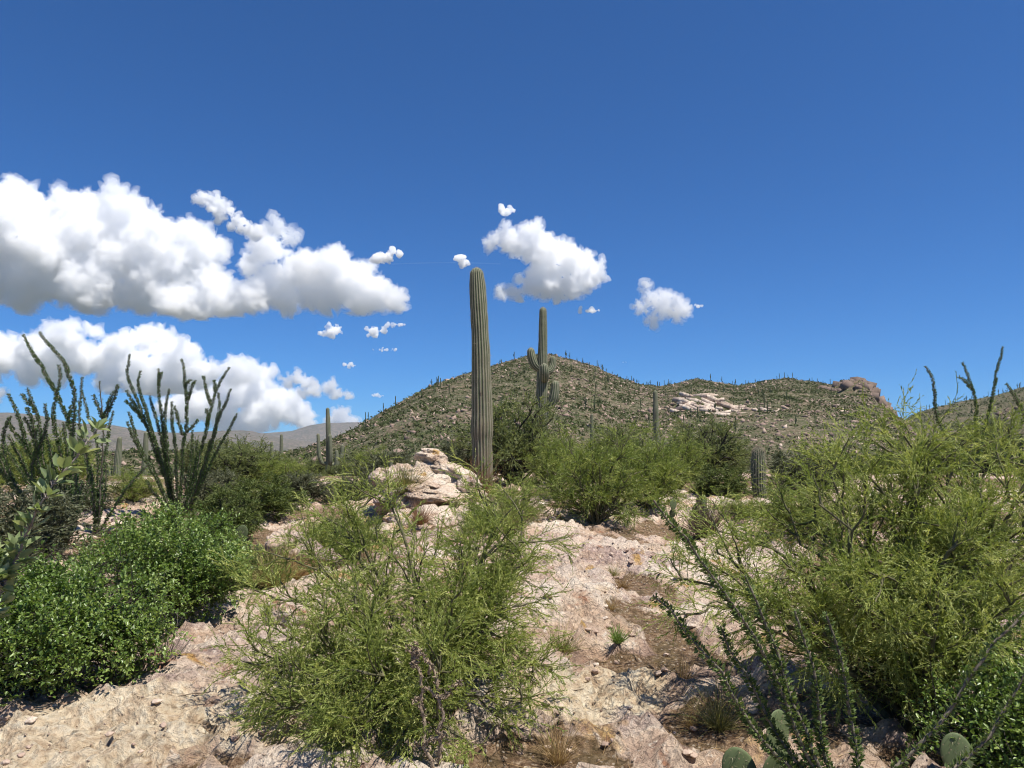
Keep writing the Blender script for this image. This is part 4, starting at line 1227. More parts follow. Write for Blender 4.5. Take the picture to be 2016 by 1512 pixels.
ON = [
    (((20, 30), (100, 110), (190, 220), (270, 340), (370, 480), (450, 590), (530, 680), (610, 830), (700, 1000), (780, 1230), (840, 1457)), None),
    (((10, 530), (120, 640), (230, 750), (340, 890), (450, 1050), (560, 1230), (680, 1457)), None),
    (((380, 690), (430, 800), (500, 920), (560, 1050), (610, 1170), (720, 1420)), None),
    (((510, 430), (570, 540), (640, 720), (700, 900), (760, 1100), (830, 1300), (880, 1457)), None),
    (((780, 620), (850, 780), (910, 950), (920, 1100), (900, 1300), (890, 1457)), None),
    (((950, 620), (1000, 800), (1050, 1000), (1100, 1250), (1120, 1457)), None),
    (((2040, 590), (1900, 730), (1800, 850), (1720, 960), (1650, 1130), (1580, 1240), (1480, 1340), (1250, 1500)), None),
    (((2040, 920), (1950, 1110), (1880, 1230), (1800, 1350), (1700, 1470)), None)]
Yn = 3.3
bn = on_ground(1665, Yn, 0.05)
ocotillo(1665, Yn, ON, 'nearest ocotillo, leafy stems fanning out from the bottom right', 36, scale=S8, off=O8, spread=0.25, leafw=0.022, rad=0.026, dens=680, r=0.008, bare=(6, 7), mat=M_OCO2)

# ------------------------------------------------------------------ prickly pears
M_PAD, _nt = new_mat('prickly_pear_pad')
_t = NT(_nt)
_oc = _t.objco()
_c = _t.mix(_t.noise(_oc, 9.0, 3), (0.075, 0.105, 0.04), (0.135, 0.165, 0.075))
_c = _t.mix(_t.ramp(_t.voro(_oc, 34.0), [(0.10, 1.0), (0.17, 0.0)]), _c, (0.30, 0.24, 0.14))
_t.out(_t.bsdf(_c, 0.6, None, 0.3))
def pad_mesh():
    V, F = ICO3
    V = V.copy()
    w = 0.085 * (1 - 0.22 * (V[:, 2] < 0) * V[:, 2] ** 2)
    P = np.stack([V[:, 0] * w, V[:, 1] * 0.011, (V[:, 2] + 1) * 0.115], 1)
    return mesh_data('pad', P, F, M_PAD, True)
PAD = pad_mesh()
def pad_spines():
    rng = np.random.default_rng(2)
    n = 170
    a = rng.uniform(0, 6.28, n); rr = np.sqrt(rng.uniform(0, 1, n)) * 0.95
    sd = rng.choice([-1, 1], n)
    P = np.stack([np.cos(a) * rr * 0.08, sd * 0.011 * np.sqrt(1 - rr ** 2), 0.115 + np.sin(a) * rr * 0.115], 1)
    D = unit(np.stack([np.cos(a) * rr, sd * 1.0, np.sin(a) * rr], 1) + rng.normal(size=(n, 3)) * 0.5)
    S = unit(np.cross(D, rng.normal(size=(n, 3))))
    V = np.stack([P - S * 0.0009, P + S * 0.0009, P + D * 0.032], 1).reshape(-1, 3)
    return mesh_data('pad_spines', V, np.arange(len(V)).reshape(-1, 3), M_SPINE)
PADS = pad_spines()
def prickly(px, Y, pads, label, s=1.0):
    """pads: (x, y, z of the foot, turn, lean sideways, size)"""
    b = on_ground(px, Y, 0.02)
    root = empty('prickly_pear', b)
    for x, y, z, rz, rl, sz in pads:
        p = obj('pad', PAD, root, (x * s, y * s, z * s), 0, sz * s)
        p.rotation_euler = (0.15 * math.sin(rz * 7), rl, rz)
        stuff(obj('spines', PADS, p))
    tag(root, label, 'cactus')
    return root
rng = np.random.default_rng(9)
def clump(n, spread, rng):
    out = []
    for i in range(n):
        a, q = rng.uniform(0, 6.28), rng.uniform(0, spread)
        x, y = math.cos(a) * q, math.sin(a) * q
        z, l = 0.0, rng.uniform(-.45, .45)
        for j in range(rng.integers(1, 4)):
            sz = rng.uniform(0.75, 1.15)
            rz = rng.uniform(-.8, .8)
            out.append((x, y, z, rz, l, sz))
            x += math.sin(l) * 0.2 * sz * math.cos(rz); y += math.sin(l) * 0.2 * sz * math.sin(rz); z += math.cos(l) * 0.2 * sz
            l += rng.uniform(-.5, .5)
    return out
prickly(484, 10.3, [(0, 0, 0, .2, -.15, 1.1), (-.03, 0, .2, .4, .12, 1.05), (.0, 0, .39, .1, .05, .9), (.12, .02, 0, -.3, .35, 1.0), (-.14, .05, 0, .5, -.4, 1.0), (.2, .02, .17, .2, .2, .8), (-.05, -.1, 0, -.2, .1, 1.0)], 'small prickly pear with stacked pads beside the golden grass')
prickly(1352, 13.4, clump(7, .38, rng), 'prickly pear clump beside the brown dead bush', 0.85)
prickly(1500, 3.55, [(0, 0, .0, .3, .1, 1.0), (-.1, .05, .0, -.2, -.3, .9), (.02, 0, .19, .5, .15, .85)], 'single prickly pear pad behind the nearest ocotillo stems')
prickly(1965, 3.3, [(0.04, -.1, -.08, .2, .5, 1.0), (-.10, .25, .06, -.2, -.1, .8), (.16, .05, -.04, .4, .3, .95), (-.2, -.1, -.16, .1, -.6, .8), (-.26, .1, -.14, .3, -.2, .7)], 'spiny prickly pear in the lower right corner')
# ------------------------------------------------------------------ rocks
ICO4 = ico(4); ICO5 = ico(5)
def rock_mesh(seed, size, base=ICO4, cuts=9, rough=0.10, strata=0.0, fine=0.03):
    """boulder: a ball cut by random planes, then weathered"""
    rng = np.random.default_rng(seed)
    V = base[0].copy()
    for _ in range(cuts):
        n = unit(rng.normal(size=3))
        o = rng.uniform(0.5, 0.85)
        d = V @ n - o
        V = V - np.where(d > 0, d, 0)[:, None] * n * 0.96
    Nn = unit(V)
    cv, ct, ce = cells(V[:, 0] * 2.6 + V[:, 2] * 0.8, V[:, 1] * 2.6 + V[:, 2] * 2.2, seed)
    V = V + Nn * (rough * fbm(V * 1.7, 4, seed, ridged=True) + fine * fbm(V * 7.0, 3, seed + 3, ridged=True) + 0.17 * (cv - 0.5) + 0.12 * ct - 0.09 * (1 - sstep(0, 0.12, ce)))[:, None]
    if strata:
        f = V[:, 2] * 3.2 + 0.5 * vnoise(V * 1.6, seed + 4)
        fr = f - np.floor(f)
        V = V + Nn * [1, 1, 0] * (strata * (sstep(0.0, 0.25, fr) * (1 - sstep(0.7, 1.0, fr)) - 0.5))[:, None]
    return mesh_data('rock', V * np.asarray(size, float), base[1], M_GROUND, False, {'plate': 0.62 + 0.3 * vnoise(V * 3, seed)})
outcrop_base = on_ground(845, 14.6, 0.1)
oc = empty('rock_outcrop', outcrop_base)
def oc_rock(px, py, Y, size, seed, rot=(0, 0, 0), **kw):
    o = obj('rock', rock_mesh(seed, np.array(size) * 1.22, **kw), oc, at(px, py, Y) - outcrop_base)
    o.rotation_euler = rot
    return o
oc_rock(860, 962, 15.1, (0.80, 0.75, 0.34), 3, (0.25, 0.12, 0.2), base=ICO5, strata=0.08, rough=0.2, fine=0.06)      # the long sloping back
oc_rock(800, 985, 14.6, (0.62, 0.60, 0.42), 4, (0.1, -0.2, 0.5), base=ICO5, strata=0.08, rough=0.2, fine=0.06)
oc_rock(895, 945, 15.2, (0.46, 0.5, 0.22), 5, (0.1, 0.35, 0.3), strata=0.05, rough=0.16)
oc_rock(862, 974, 14.3, (0.48, 0.42, 0.115), 6, (0.20, 0.10, 0.1), base=ICO5, cuts=5, rough=0.12)          # the overhanging lip
oc_rock(916, 962, 14.7, (0.17, 0.4, 0.24), 7, (0, 0.3, 0))
oc_rock(897, 998, 14.3, (0.12, 0.16, 0.17), 8)
oc_rock(852, 905, 15.3, (0.26, 0.28, 0.16), 9, (0, 0.1, 0.4), strata=0.08)
oc_rock(850, 892, 15.3, (0.20, 0.2, 0.08), 10, (0.1, 0.2, 0.2))
oc_rock(862, 921, 15.2, (0.34, 0.32, 0.14), 11, (0, 0.15, 0.1), strata=0.07)
oc_rock(872, 925, 14.9, (0.11, 0.1, 0.08), 12)
oc_rock(838, 930, 15.1, (0.32, 0.3, 0.2), 13, (0, -0.2, 0.1), strata=0.06)
oc_rock(760, 945, 15.0, (0.26, 0.3, 0.20), 14, strata=0.05)
oc_rock(772, 975, 14.6, (0.3, 0.3, 0.26), 15, strata=0.05)
oc_rock(850, 1020, 13.6, (0.42, 0.4, 0.22), 16, strata=0.04)
oc_rock(800, 1030, 13.3, (0.34, 0.3, 0.18), 17)
oc_rock(905, 1040, 13.2, (0.36, 0.3, 0.16), 18, strata=0.04)
oc_rock(955, 1025, 13.6, (0.26, 0.3, 0.14), 19)
tag(oc, 'layered cream rock outcrop with a dark overhang left of the tallest saguaro', 'rock')
def boulder(px, Y, up, size, seed, label, rot=0.0, **kw):
    p = on_ground(px, Y)
    o = obj('boulder', rock_mesh(seed, size, **kw), None, (p[0], p[1], p[2] + up), rot)
    tag(o, label, 'rock')
boulder(622, 10.0, 0.14, (0.42, 0.4, 0.30), 31, 'rounded pinkish boulder behind the golden grass', 0.4, strata=0.04)
boulder(575, 11.2, 0.16, (0.34, 0.3, 0.26), 32, 'pointed boulder left of the rounded pinkish one', 0.9, strata=0.05)
boulder(530, 6.9, 0.02, (0.30, 0.34, 0.13), 33, 'flat white rock left of the nearest bush', 0.3)
boulder(590, 6.6, 0.02, (0.26, 0.28, 0.14), 34, 'low white rock behind the left twigs of the nearest bush', 1.3)
boulder(248, 14.0, 0.12, (0.22, 0.2, 0.15), 35, 'white rounded stone between the two ocotillos', 0.1)
boulder(240, 13.2, 0.04, (0.28, 0.2, 0.12), 36, 'cream block below the white rounded stone', 0.5)
boulder(402, 13.4, 0.10, (0.22, 0.2, 0.14), 37, 'pale stone at the right foot of the full ocotillo', 0.5)
boulder(148, 10.8, 0.03, (0.12, 0.12, 0.10), 38, 'small white stone at the foot of the leftmost ocotillo', 0.5)
boulder(1075, 11.2, 0.03, (0.20, 0.2, 0.12), 39, 'dark edged rock left of the round bush shadow', 0.2)
boulder(1410, 12.0, 0.05, (0.35, 0.3, 0.16), 41, 'pinkish boulder beneath the brown dead bush', 0.1, strata=0.04)
boulder(1530, 13.0, 0.08, (0.30, 0.3, 0.18), 42, 'white rock behind the yellow-green bush at right', 0.1)
boulder(395, 5.6, 0.02, (0.16, 0.09, 0.06), 43, 'reddish split stone at the edge of the leafy shrub', 0.6)
boulder(437, 4.75, 0.01, (0.06, 0.05, 0.045), 44, 'grey angular stone on the bare ground left of the nearest bush', 0.6)
# loose stones lying on the slab
rng = np.random.default_rng(55)
M_STONE, _nt = new_mat('loose_stone')
_t = NT(_nt)
_oi = _t.n('ShaderNodeObjectInfo').outputs['Random']
_c = _t.ramp(_oi, [(0.0, (0.26, 0.19, 0.15)), (0.4, (0.38, 0.28, 0.22)), (0.75, (0.50, 0.40, 0.32)), (1.0, (0.60, 0.52, 0.43))])
_c = _t.mix(_t.ramp(_t.noise(_t.objco(), 2.5, 4), [(0.4, 0.5), (0.6, 0.0)]), _c, (0.33, 0.23, 0.18))
_t.out(_t.bsdf(_c, 0.9, None, 0.15))
STN = [rock_mesh(200 + i, (1, 0.8, 0.55), base=ICO3, cuts=14, rough=0.2, fine=0.08) for i in range(6)]
for _m in STN:
    _m.materials.clear()
    _m.materials.append(M_STONE)
spots = []
while len(spots) < 80:
    px, py = rng.choice([rng.uniform(980, 1500), rng.uniform(0, 520), rng.uniform(900, 1500)]), rng.uniform(1060, 1510)
    if px < 520 and py < 1230 + (520 - px) * 0.35:
        continue
    p = G(px, py)
    spots.append((p, rng.uniform(0.009, 0.024) * (1 + p[1] / 10)))
for p, s in spots:
    o = obj('stone', STN[rng.integers(0, 6)], None, (p[0], p[1], gz(p[0], p[1]) + s * 0.12), rng.uniform(0, 6.28), s)
    tag(o, 'small loose stone lying on the bare rock and soil', 'stone', 'loose stones on the rock slab')
def gravel(n, seed):
    rng = np.random.default_rng(seed)
    y = rng.uniform(2.6, 14, n) ** 1.0
    x = rng.uniform(-1, 1, n) * (0.72 * y)
    z, soil = ground_h(x, y)
    s = rng.uniform(0.003, 0.010, n) * (0.6 + y / 8)
    O = np.array([(1, 0, 0), (-1, 0, 0), (0, 1, 0), (0, -1, 0), (0, 0, .7), (0, 0, -.7)], float)
    F = np.array([(0, 2, 4), (2, 1, 4), (1, 3, 4), (3, 0, 4), (2, 0, 5), (1, 2, 5), (3, 1, 5), (0, 3, 5)])
    V = np.stack([x, y, z + s * 0.3], 1)[:, None] + O[None] * s[:, None, None] * rng.uniform(0.5, 1.4, (n, 6, 1))
    Fq = (F[None] + (np.arange(n) * 6)[:, None, None]).reshape(-1, 3)
    o = obj('gravel', mesh_data('gravel', V.reshape(-1, 3), Fq, M_GROUND, False, {'plate': np.repeat(rng.uniform(0, 1, n), 6)}))
    tag(o, 'fine gravel and chips scattered over slab and soil', 'gravel', kind='stuff')
gravel(6500, 3)

# ------------------------------------------------------------------ grasses and dry tufts
def tuft(name, px, Y, n, h, spread, mat, label, seed, w=0.003, tint=0.4, cat='grass', droop=-0.12, sink=0.01):
    rng = np.random.default_rng(seed)
    b = on_ground(px, Y, sink)
    if Y < 9:
        n = int(n * 0.6)
    a = rng.uniform(0, 6.28, n) + 0.8 * np.sin(np.arange(n))
    e = rng.uniform(0.0, spread * 1.25, n)
    D = np.stack([np.cos(a) * np.sin(e), np.sin(a) * np.sin(e), np.cos(e)], 1)
    P = np.stack([np.cos(a), np.sin(a), 0 * a], 1) * (rng.uniform(0, 0.3, n) * h * 0.5)[:, None]
    S = grow(P, D, h * (0.3 + 0.95 * rng.uniform(0, 1, n) ** 1.6), 5, rng, 0.11, droop)
    g = Geo()
    ribbons(g, S, w * rng.uniform(0.7, 1.3, n), rng, np.clip(rng.normal(tint, 0.2, n), 0, 1))
    root = empty(name, b)
    stuff(obj('blades', g.mesh('blades', mat), root))
    tag(root, label, cat)
    return root
tuft('grass_tuft', 545, 8.6, 900, 0.50, 0.75, M_GRASS, 'tall golden grass clump left of the nearest bush', 1, 0.006, 0.55)
tuft('grass_tuft', 585, 9.3, 600, 0.45, 0.7, M_STRAW, 'straw coloured grass behind the golden clump', 2, 0.006, 0.5)
tuft('grass_tuft', 510, 9.6, 500, 0.40, 0.8, M_STRAW, 'dry tan grass beside the small prickly pear', 3, 0.006, 0.6)
tuft('grass_tuft', 798, 14.3, 700, 0.62, 0.7, M_GRASS, 'green and tan bunch grass on top of the rock outcrop', 4, 0.008, 0.4, sink=-0.35)
tuft('grass_tuft', 892, 16.2, 400, 0.55, 0.7, M_GRASS, 'thin grass between the outcrop and the tallest saguaro', 5, 0.008, 0.4, sink=-0.3)
tuft('dry_twigs', 944, 15.5, 500, 0.75, 0.8, M_RED, 'dry reddish brush around the foot of the tallest saguaro', 6, 0.007, 0.5, 'dry brush', -0.02, sink=-0.1)
tuft('dry_twigs', 828, 12.8, 420, 0.42, 0.9, M_RED, 'dry reddish brush below the rock overhang', 7, 0.006, 0.55, 'dry brush', -0.02, sink=-0.1)
tuft('grass_tuft', 1203, 8.2, 300, 0.16, 0.8, M_GRASS, 'grey-green tuft in the upper crack of the slab', 8, 0.004, 0.3)
tuft('grass_tuft', 1222, 7.1, 260, 0.14, 0.9, M_STRAW, 'dry brown tuft below the grey-green one in the crack', 9, 0.004, 0.2)
tuft('grass_tuft', 1198, 6.5, 200, 0.13, 0.6, M_STRAW, 'pale straw tuft beside the soil channel', 10, 0.003, 0.7)
tuft('grass_tuft', 1211, 5.55, 420, 0.12, 0.8, M_HACK, 'small bright green plant on the soil channel', 11, 0.005, 0.6, 'plant', -0.02)
tuft('grass_tuft', 1256, 5.0, 160, 0.07, 0.9, M_HACK, 'tiny green seedling below the bright green plant', 12, 0.004, 0.5, 'plant', -0.02)
tuft('grass_tuft', 1105, 5.4, 420, 0.24, 0.7, M_GRASS, 'grey-green grass left of the bright green plant', 13, 0.0035, 0.4)
tuft('grass_tuft', 1335, 5.0, 240, 0.20, 0.5, M_STRAW, 'brown upright tuft at the edge of the pale slab', 14, 0.003, 0.35)
tuft('grass_tuft', 1402, 4.35, 600, 0.28, 0.8, M_GRASS, 'green grass clump beside the nearest ocotillo stems', 15, 0.003, 0.45)
tuft('grass_tuft', 1350, 4.4, 260, 0.16, 0.8, M_STRAW, 'low straw tuft left of the green grass clump', 16, 0.003, 0.3)
tuft('grass_tuft', 1095, 4.05, 420, 0.24, 0.55, M_STRAW, 'upright straw tuft at the bottom of the slab', 17, 0.003, 0.55)
tuft('grass_tuft', 430, 5.2, 200, 0.12, 0.9, M_GRASS, 'thin green tuft on the bare ground left of the nearest bush', 18, 0.003, 0.3)
tuft('dry_twigs', 335, 5.7, 260, 0.38, 0.75, M_JOJB, 'bundle of grey dead sticks leaning out of the leafy shrub', 19, 0.006, 0.5, 'dry brush', 0.0)
tuft('dry_twigs', 1382, 12.6, 800, 0.62, 0.8, M_BROWN, 'brown dead bush beside the prickly pear clump', 20, 0.010, 0.35, 'dry brush', 0.0)
tuft('grass_tuft', 1010, 11.3, 500, 0.5, 0.6, M_GRASS, 'tall thin green grass in front of the tallest saguaro', 21, 0.006, 0.35)
# thin litter in the soil pockets
def litter(n, seed):
    rng = np.random.default_rng(seed)
    y = rng.uniform(2.8, 13, n); x = rng.uniform(-1, 1, n) * (0.7 * y)
    z, soil = ground_h(x, y)
    ok = (soil > 0.35) | (rng.uniform(size=n) < 0.12)
    x, y, z = x[ok], y[ok], z[ok]
    P = np.stack([x, y, z + 0.004], 1)
    a = rng.uniform(0, 6.28, len(P))
    D = np.stack([np.cos(a), np.sin(a), rng.uniform(-0.05, 0.35, len(P))], 1)
    S = grow(P, D, rng.uniform(0.02, 0.08, len(P)), 2, rng, 0.25)
    g = Geo()
    ribbons(g, S, 0.003, rng, np.clip(rng.normal(0.35, 0.25, len(P)), 0, 1))
    o = obj('litter', g.mesh('litter', M_STRAW))
    tag(o, 'dry stalks and leaf litter covering the brown soil pockets', 'litter', kind='stuff')
litter(34000, 4)

# ------------------------------------------------------------------ dead cholla in front of the nearest bush
def poly_tube(g, pts, r0, r1, sides=7, n=18, wob=0.006, seed=0):
    rng = np.random.default_rng(seed)
    Q = np.array(pts, float)
    s = np.r_[0, np.cumsum(np.linalg.norm(np.diff(Q, axis=0), axis=1))]
    u = np.linspace(0, s[-1], n)
    Q = np.stack([np.interp(u, s, Q[:, k]) for k in range(3)], 1)
    Q[1:-1] = (Q[:-2] + 2 * Q[1:-1] + Q[2:]) / 4
    Q += rng.normal(size=Q.shape) * wob
    tubes(g, Q[None], r0, r1, sides, 0.5)
    return Q
cb = on_ground(862, 3.75, 0.03)
croot = empty('dead_cholla', cb)
S6 = 2.643
c6 = lambda x, y, Y=3.75: at(420 + x / S6, 940 + y / S6, Y)
CH = [[(1130, 1512), (1100, 1350), (1080, 1180), (1090, 1080), (1050, 980), (1010, 890)], [(1190, 1512), (1185, 1300), (1180, 1150), (1100, 1090)], [(1180, 1150), (1160, 1030), (1110, 950), (1040, 880)],
      [(1180, 1145), (1230, 1110), (1285, 1068)], [(1020, 1395), (1100, 1370), (1185, 1350)], [(1050, 980), (1050, 920), (1060, 860)], [(1080, 1180), (1060, 1160), (1045, 1170)]]
for i, st in enumerate(CH):
    g = Geo()
    pts = [c6(*p) for p in st]
    if i < 2:
        pts[0] = cb + [0.02 * i, 0.03 * i, 0]
    Q = poly_tube(g, pts, 0.010 if i < 2 else 0.008, 0.006, seed=i)
    rg = np.random.default_rng(i)
    K = np.repeat(Q, 5, 0) + rg.normal(size=(len(Q) * 5, 3)) * 0.004
    D = unit(rg.normal(size=K.shape))
    tubes(g, np.stack([K, K + D * 0.017], 1), 0.0045, 0.002, 4, 0.6)
    obj('stem', g.mesh('stem', M_DEAD, True, cb), croot)
tag(croot, 'dead grey cholla skeleton in front of the nearest bush', 'dead cactus')
# fallen sticks
for i, (a, b, lab) in enumerate((((1010, 1385), (1150, 1360), 'fallen grey stick right of the dead cholla'), ((230, 1400), (420, 1365), 'thin dry stick on the bare ground at left'), ((1120, 1330), (1180, 1300), 'short twig lying left of the bright green plant'))):
    p, q = G(*a), G(*b)
    g = Geo()
    m_ = (p + q) / 2
    poly_tube(g, [p + [0, 0, .012], m_ + [0, 0.02, .02], q + [0, 0, .012]], 0.006, 0.003, 5, 10, 0.004, i)
    tag(obj('fallen_stick', g.mesh('fallen_stick', M_DEAD, True, p), None, p), lab, 'stick')

# ------------------------------------------------------------------ jojoba at the left edge, close to the camera
def jojoba():
    rng = np.random.default_rng(91)
    Y = 2.05
    b = np.array([-1.75, 2.15, gz(-1.75, 2.15)])
    root = empty('jojoba_shrub', b)
    W, L = Geo(), Geo()
    sprigs = [[(-70, 1420), (-30, 1260), (5, 1150), (40, 1080), (72, 1010), (112, 950), (152, 900), (188, 848)], [(-70, 1420), (-90, 1250), (-70, 1100), (-60, 980)], [(-80, 1400), (-160, 1300), (-200, 1150)], [(5, 1150), (-30, 1090), (-50, 1040)]]
    for k, sp in enumerate(sprigs):
        pts = [at(a, c, Y + 0.05 * math.sin(k * 2 + i)) for i, (a, c) in enumerate(sp)]
        if k < 3:
            pts = [b] + pts
        Q = poly_tube(W, pts, 0.006, 0.002, 6, 40, 0.004, k)
        T = unit(np.diff(Q, axis=0))
        m = 10
        start = 10 if k < 3 else 2
        P = np.repeat(Q[start:-1], m, 0) + rng.normal(size=((len(Q) - 1 - start) * m, 3)) * 0.004
        Tt = np.repeat(T[start:], m, 0)
        R = rng.normal(size=P.shape); R = unit(R - Tt * (R * Tt).sum(1, keepdims=True))
        D = unit(Tt * rng.uniform(0.3, 1.0, (len(P), 1)) + R + [0, 0, 0.25])
        tw = np.stack([P, P + D * 0.012], 1)
        tubes(W, tw, 0.0014, 0.001, 4, 0.5)
        leaves(L, P + D * 0.012, D, 0.043 * rng.uniform(0.7, 1.2, len(P)), 0.020 * rng.uniform(0.8, 1.2, len(P)), rng, np.clip(rng.normal(0.45, 0.2, len(P)), 0, 1), 0.15, 0.5)
        D2 = unit(T[-1] + rng.normal(size=(9, 3)) * 0.5)
        leaves(L, np.repeat(Q[-1:], 9, 0), D2, 0.04, 0.017, rng, np.full(9, 0.6), 0.15, 0.5)
    obj('branches', W.mesh('branches', M_JOJB, True, b), root)
    stuff(obj('leaves', L.mesh('leaves', M_JOJ, False, b), root))
    tag(root, 'close jojoba twig with grey-green oval leaves reaching in at the left edge', 'shrub')
jojoba()
# ------------------------------------------------------------------ clouds: closed bodies of scattering droplets
def cloud_mat(name, density, alb=0.9995, g=0.55):
    m, nt = new_mat(name)
    t = NT(nt)
    v = t.n('ShaderNodeVolumePrincipled')
    v.inputs['Color'].default_value = (alb, alb, alb, 1)
    v.inputs['Density'].default_value = density
    v.inputs['Anisotropy'].default_value = g
    t.out(v.outputs[0], 'Volume')
    return m
def make_cloud(name, D, blobs, label, seed, voxel=3.0, mfp=8.5, group=None, flat=None, sub=(16, 9), rag=1.0):
    """blobs: (px, py, radius in px) of the main lobes of the cloud body standing D metres off"""
    rng = np.random.default_rng(seed)
    u = D / FPX                                      # metres per photo pixel at that distance
    C, R = [], []
    for px, py, r in blobs:
        C.append(at(px, py, D + rng.normal() * r * 0.5 * u))
        R.append(r * u)
    C, R = np.array(C), np.array(R)
    allC, allR = [C], [R * 0.86]
    pc, pr = C, R * 0.86
    for lv, n in enumerate(sub):
        d = rng.normal(size=(len(pc), n, 3))
        d[:, :, 2] += 0.25
        d /= np.linalg.norm(d, axis=2, keepdims=True)
        rr = pr[:, None] * rng.uniform(0.2, 0.46, size=(len(pc), n))
        cc = pc[:, None] + d * (pr[:, None] * rng.uniform(0.78, 1.02, size=(len(pc), n)))[..., None]
        pc, pr = cc.reshape(-1, 3), rr.ravel()
        allC.append(pc)
        allR.append(pr)
    C, R = np.concatenate(allC), np.concatenate(allR)
    keep = R > voxel * u * 0.9
    C, R = C[keep], R[keep]
    Vs, Fs = ICO1
    V = (C[:, None] + Vs[None] * R[:, None, None]).reshape(-1, 3)
    F = (Fs[None] + (np.arange(len(C)) * len(Vs))[:, None, None]).reshape(-1, 3)
    base = C.mean(0)
    tmp = bpy.data.objects.new('tmp', mesh_data('tmp', V - base, F))
    COL.objects.link(tmp)
    md = tmp.modifiers.new('r', 'REMESH')
    md.mode = 'VOXEL'
    md.voxel_size = voxel * u
    bpy.context.view_layer.update()
    ev = tmp.evaluated_get(bpy.context.evaluated_depsgraph_get())
    me = bpy.data.meshes.new_from_object(ev)
    bpy.data.objects.remove(tmp)
    n = len(me.vertices)
    co = np.empty(n * 3, np.float32); me.vertices.foreach_get('co', co); co = co.reshape(-1, 3).astype(float)
    no = np.empty(n * 3, np.float32); me.vertices.foreach_get('normal', no); no = no.reshape(-1, 3)
    q = co / u
    k = min(1.0, (max(r for _, _, r in blobs)) / 30.0)
    zb = None
    if flat is not None:                             # condensation level under the cloud
        zb = at(1008, flat, D)[2] - base[2] + fbm(q / 60.0, 2, seed + 9) * 10 * u
    def layer(shift, amp, amp2, sd):
        s = shift + (fbm(q / 34.0, 4, sd, gain=0.6) * amp + fbm(q / 8.0, 3, sd + 5, gain=0.65) * amp2
            + np.abs(vnoise(q / 15.0, sd + 8)) * 13 + np.abs(vnoise(q / 7.0, sd + 9)) * 9 - 6) * rag
        c = co + no * (s * k * u)[:, None]
        if zb is not None:
            c[:, 2] = np.where(c[:, 2] < zb, zb + (c[:, 2] - zb) * 0.35, c[:, 2])
        return c
    def finish(m_, c, dens, g=0.55):
        m_.vertices.foreach_set('co', c.astype(np.float32).ravel())
        m_.update()
        m_.materials.clear()
        m_.materials.append(cloud_mat('cloud_vapour', dens, 0.9995, g))
        m_.polygons.foreach_set('use_smooth', np.ones(len(m_.polygons), dtype=bool))
    fr = me.copy()
    finish(me, layer(-2.0, 10, 4.0, seed), 1.0 / (mfp * u), 0.55 if k > 0.45 else 0.0)
    o = obj(name, me, None, base)
    if k > 0.45:
        finish(fr, layer(3.0, 12, 16.0, seed), 1.0 / (mfp * 3.0 * u), 0.0)
        stuff(obj('fringe', fr, o))
    tag(o, label, 'cloud', group)
    print(name, 'verts', n)
    return o
def wisp(px, py, w, h, n, seed, tilt=0.0):
    """lobes of a small ragged cloud"""
    rng = np.random.default_rng(seed + 300)
    a = rng.uniform(0, 6.28, n); q = np.sqrt(rng.uniform(0, 1, n))
    x = np.cos(a) * q * w * 0.8; y = np.sin(a) * q * h * 0.7 + tilt * x
    return [(px + i, py + j, r) for i, j, r in zip(x, y, h * rng.uniform(0.35, 0.7, n) * (1.15 - 0.5 * q))]
make_cloud('cloud', 9000, [(1010, 480, 34), (1050, 480, 38), (1090, 500, 38), (1130, 530, 46), (1160, 540, 30), (1085, 550, 46),
    (1130, 570, 26), (1050, 560, 32), (1020, 582, 16), (988, 578, 18), (965, 480, 14), (1175, 525, 18), (1000, 455, 16), (975, 470, 14)],
    'white cloud above the saguaro with arms', 3, flat=592)
make_cloud('cloud', 9000, wisp(998, 414, 22, 13, 14, 4), 'tiny round cloud above the middle cloud', 4, voxel=1.6, mfp=5, rag=1.4)
make_cloud('cloud', 9000, wisp(910, 513, 20, 13, 14, 5, 0.4), 'small wisp of cloud touching the top of the tallest saguaro', 5, voxel=1.6, mfp=5, rag=1.4)
make_cloud('cloud', 9000, wisp(1158, 610, 26, 11, 14, 6), 'faint small cloud below the middle cloud', 6, voxel=1.6, mfp=5, rag=1.4)
make_cloud('cloud', 9000, [(1272, 570, 12), (1285, 590, 20), (1310, 602, 28), (1335, 612, 22), (1262, 605, 16), (1285, 628, 14), (1350, 615, 12)], 'lone white cloud over the hill saddle', 8, voxel=1.7, mfp=11)
make_cloud('cloud', 9000, wisp(1374, 602, 12, 5, 10, 9), 'speck of cloud right of the lone cloud', 9, voxel=1.3, mfp=5, rag=1.4)
make_cloud('cloud', 11000, [(40, 395, 50), (-40, 420, 85), (20, 470, 90), (145, 412, 44), (120, 490, 90), (235, 415, 48), (200, 480, 90), (95, 440, 60), (180, 430, 50),
    (290, 455, 56), (320, 520, 85), (390, 490, 55), (60, 550, 70), (180, 560, 70), (-60, 540, 90), (280, 580, 50), (340, 600, 40), (420, 560, 40)],
    'largest white cloud billowing at the left edge', 7, mfp=13, flat=612, voxel=4.2)
make_cloud('cloud', 10800, [(400, 600, 40), (370, 600, 38), (340, 605, 30), (450, 598, 42), (490, 590, 40),
    (540, 560, 50), (600, 540, 50), (650, 530, 46), (695, 550, 46), (735, 575, 42), (775, 590, 28), (560, 595, 34), (520, 490, 38), (495, 520, 28), (545, 450, 22), (570, 470, 20), (640, 590, 30), (710, 600, 30), (690, 560, 40), (610, 590, 30)],
    'long white cloud right of the largest one', 17, mfp=12, flat=622, voxel=4.0)
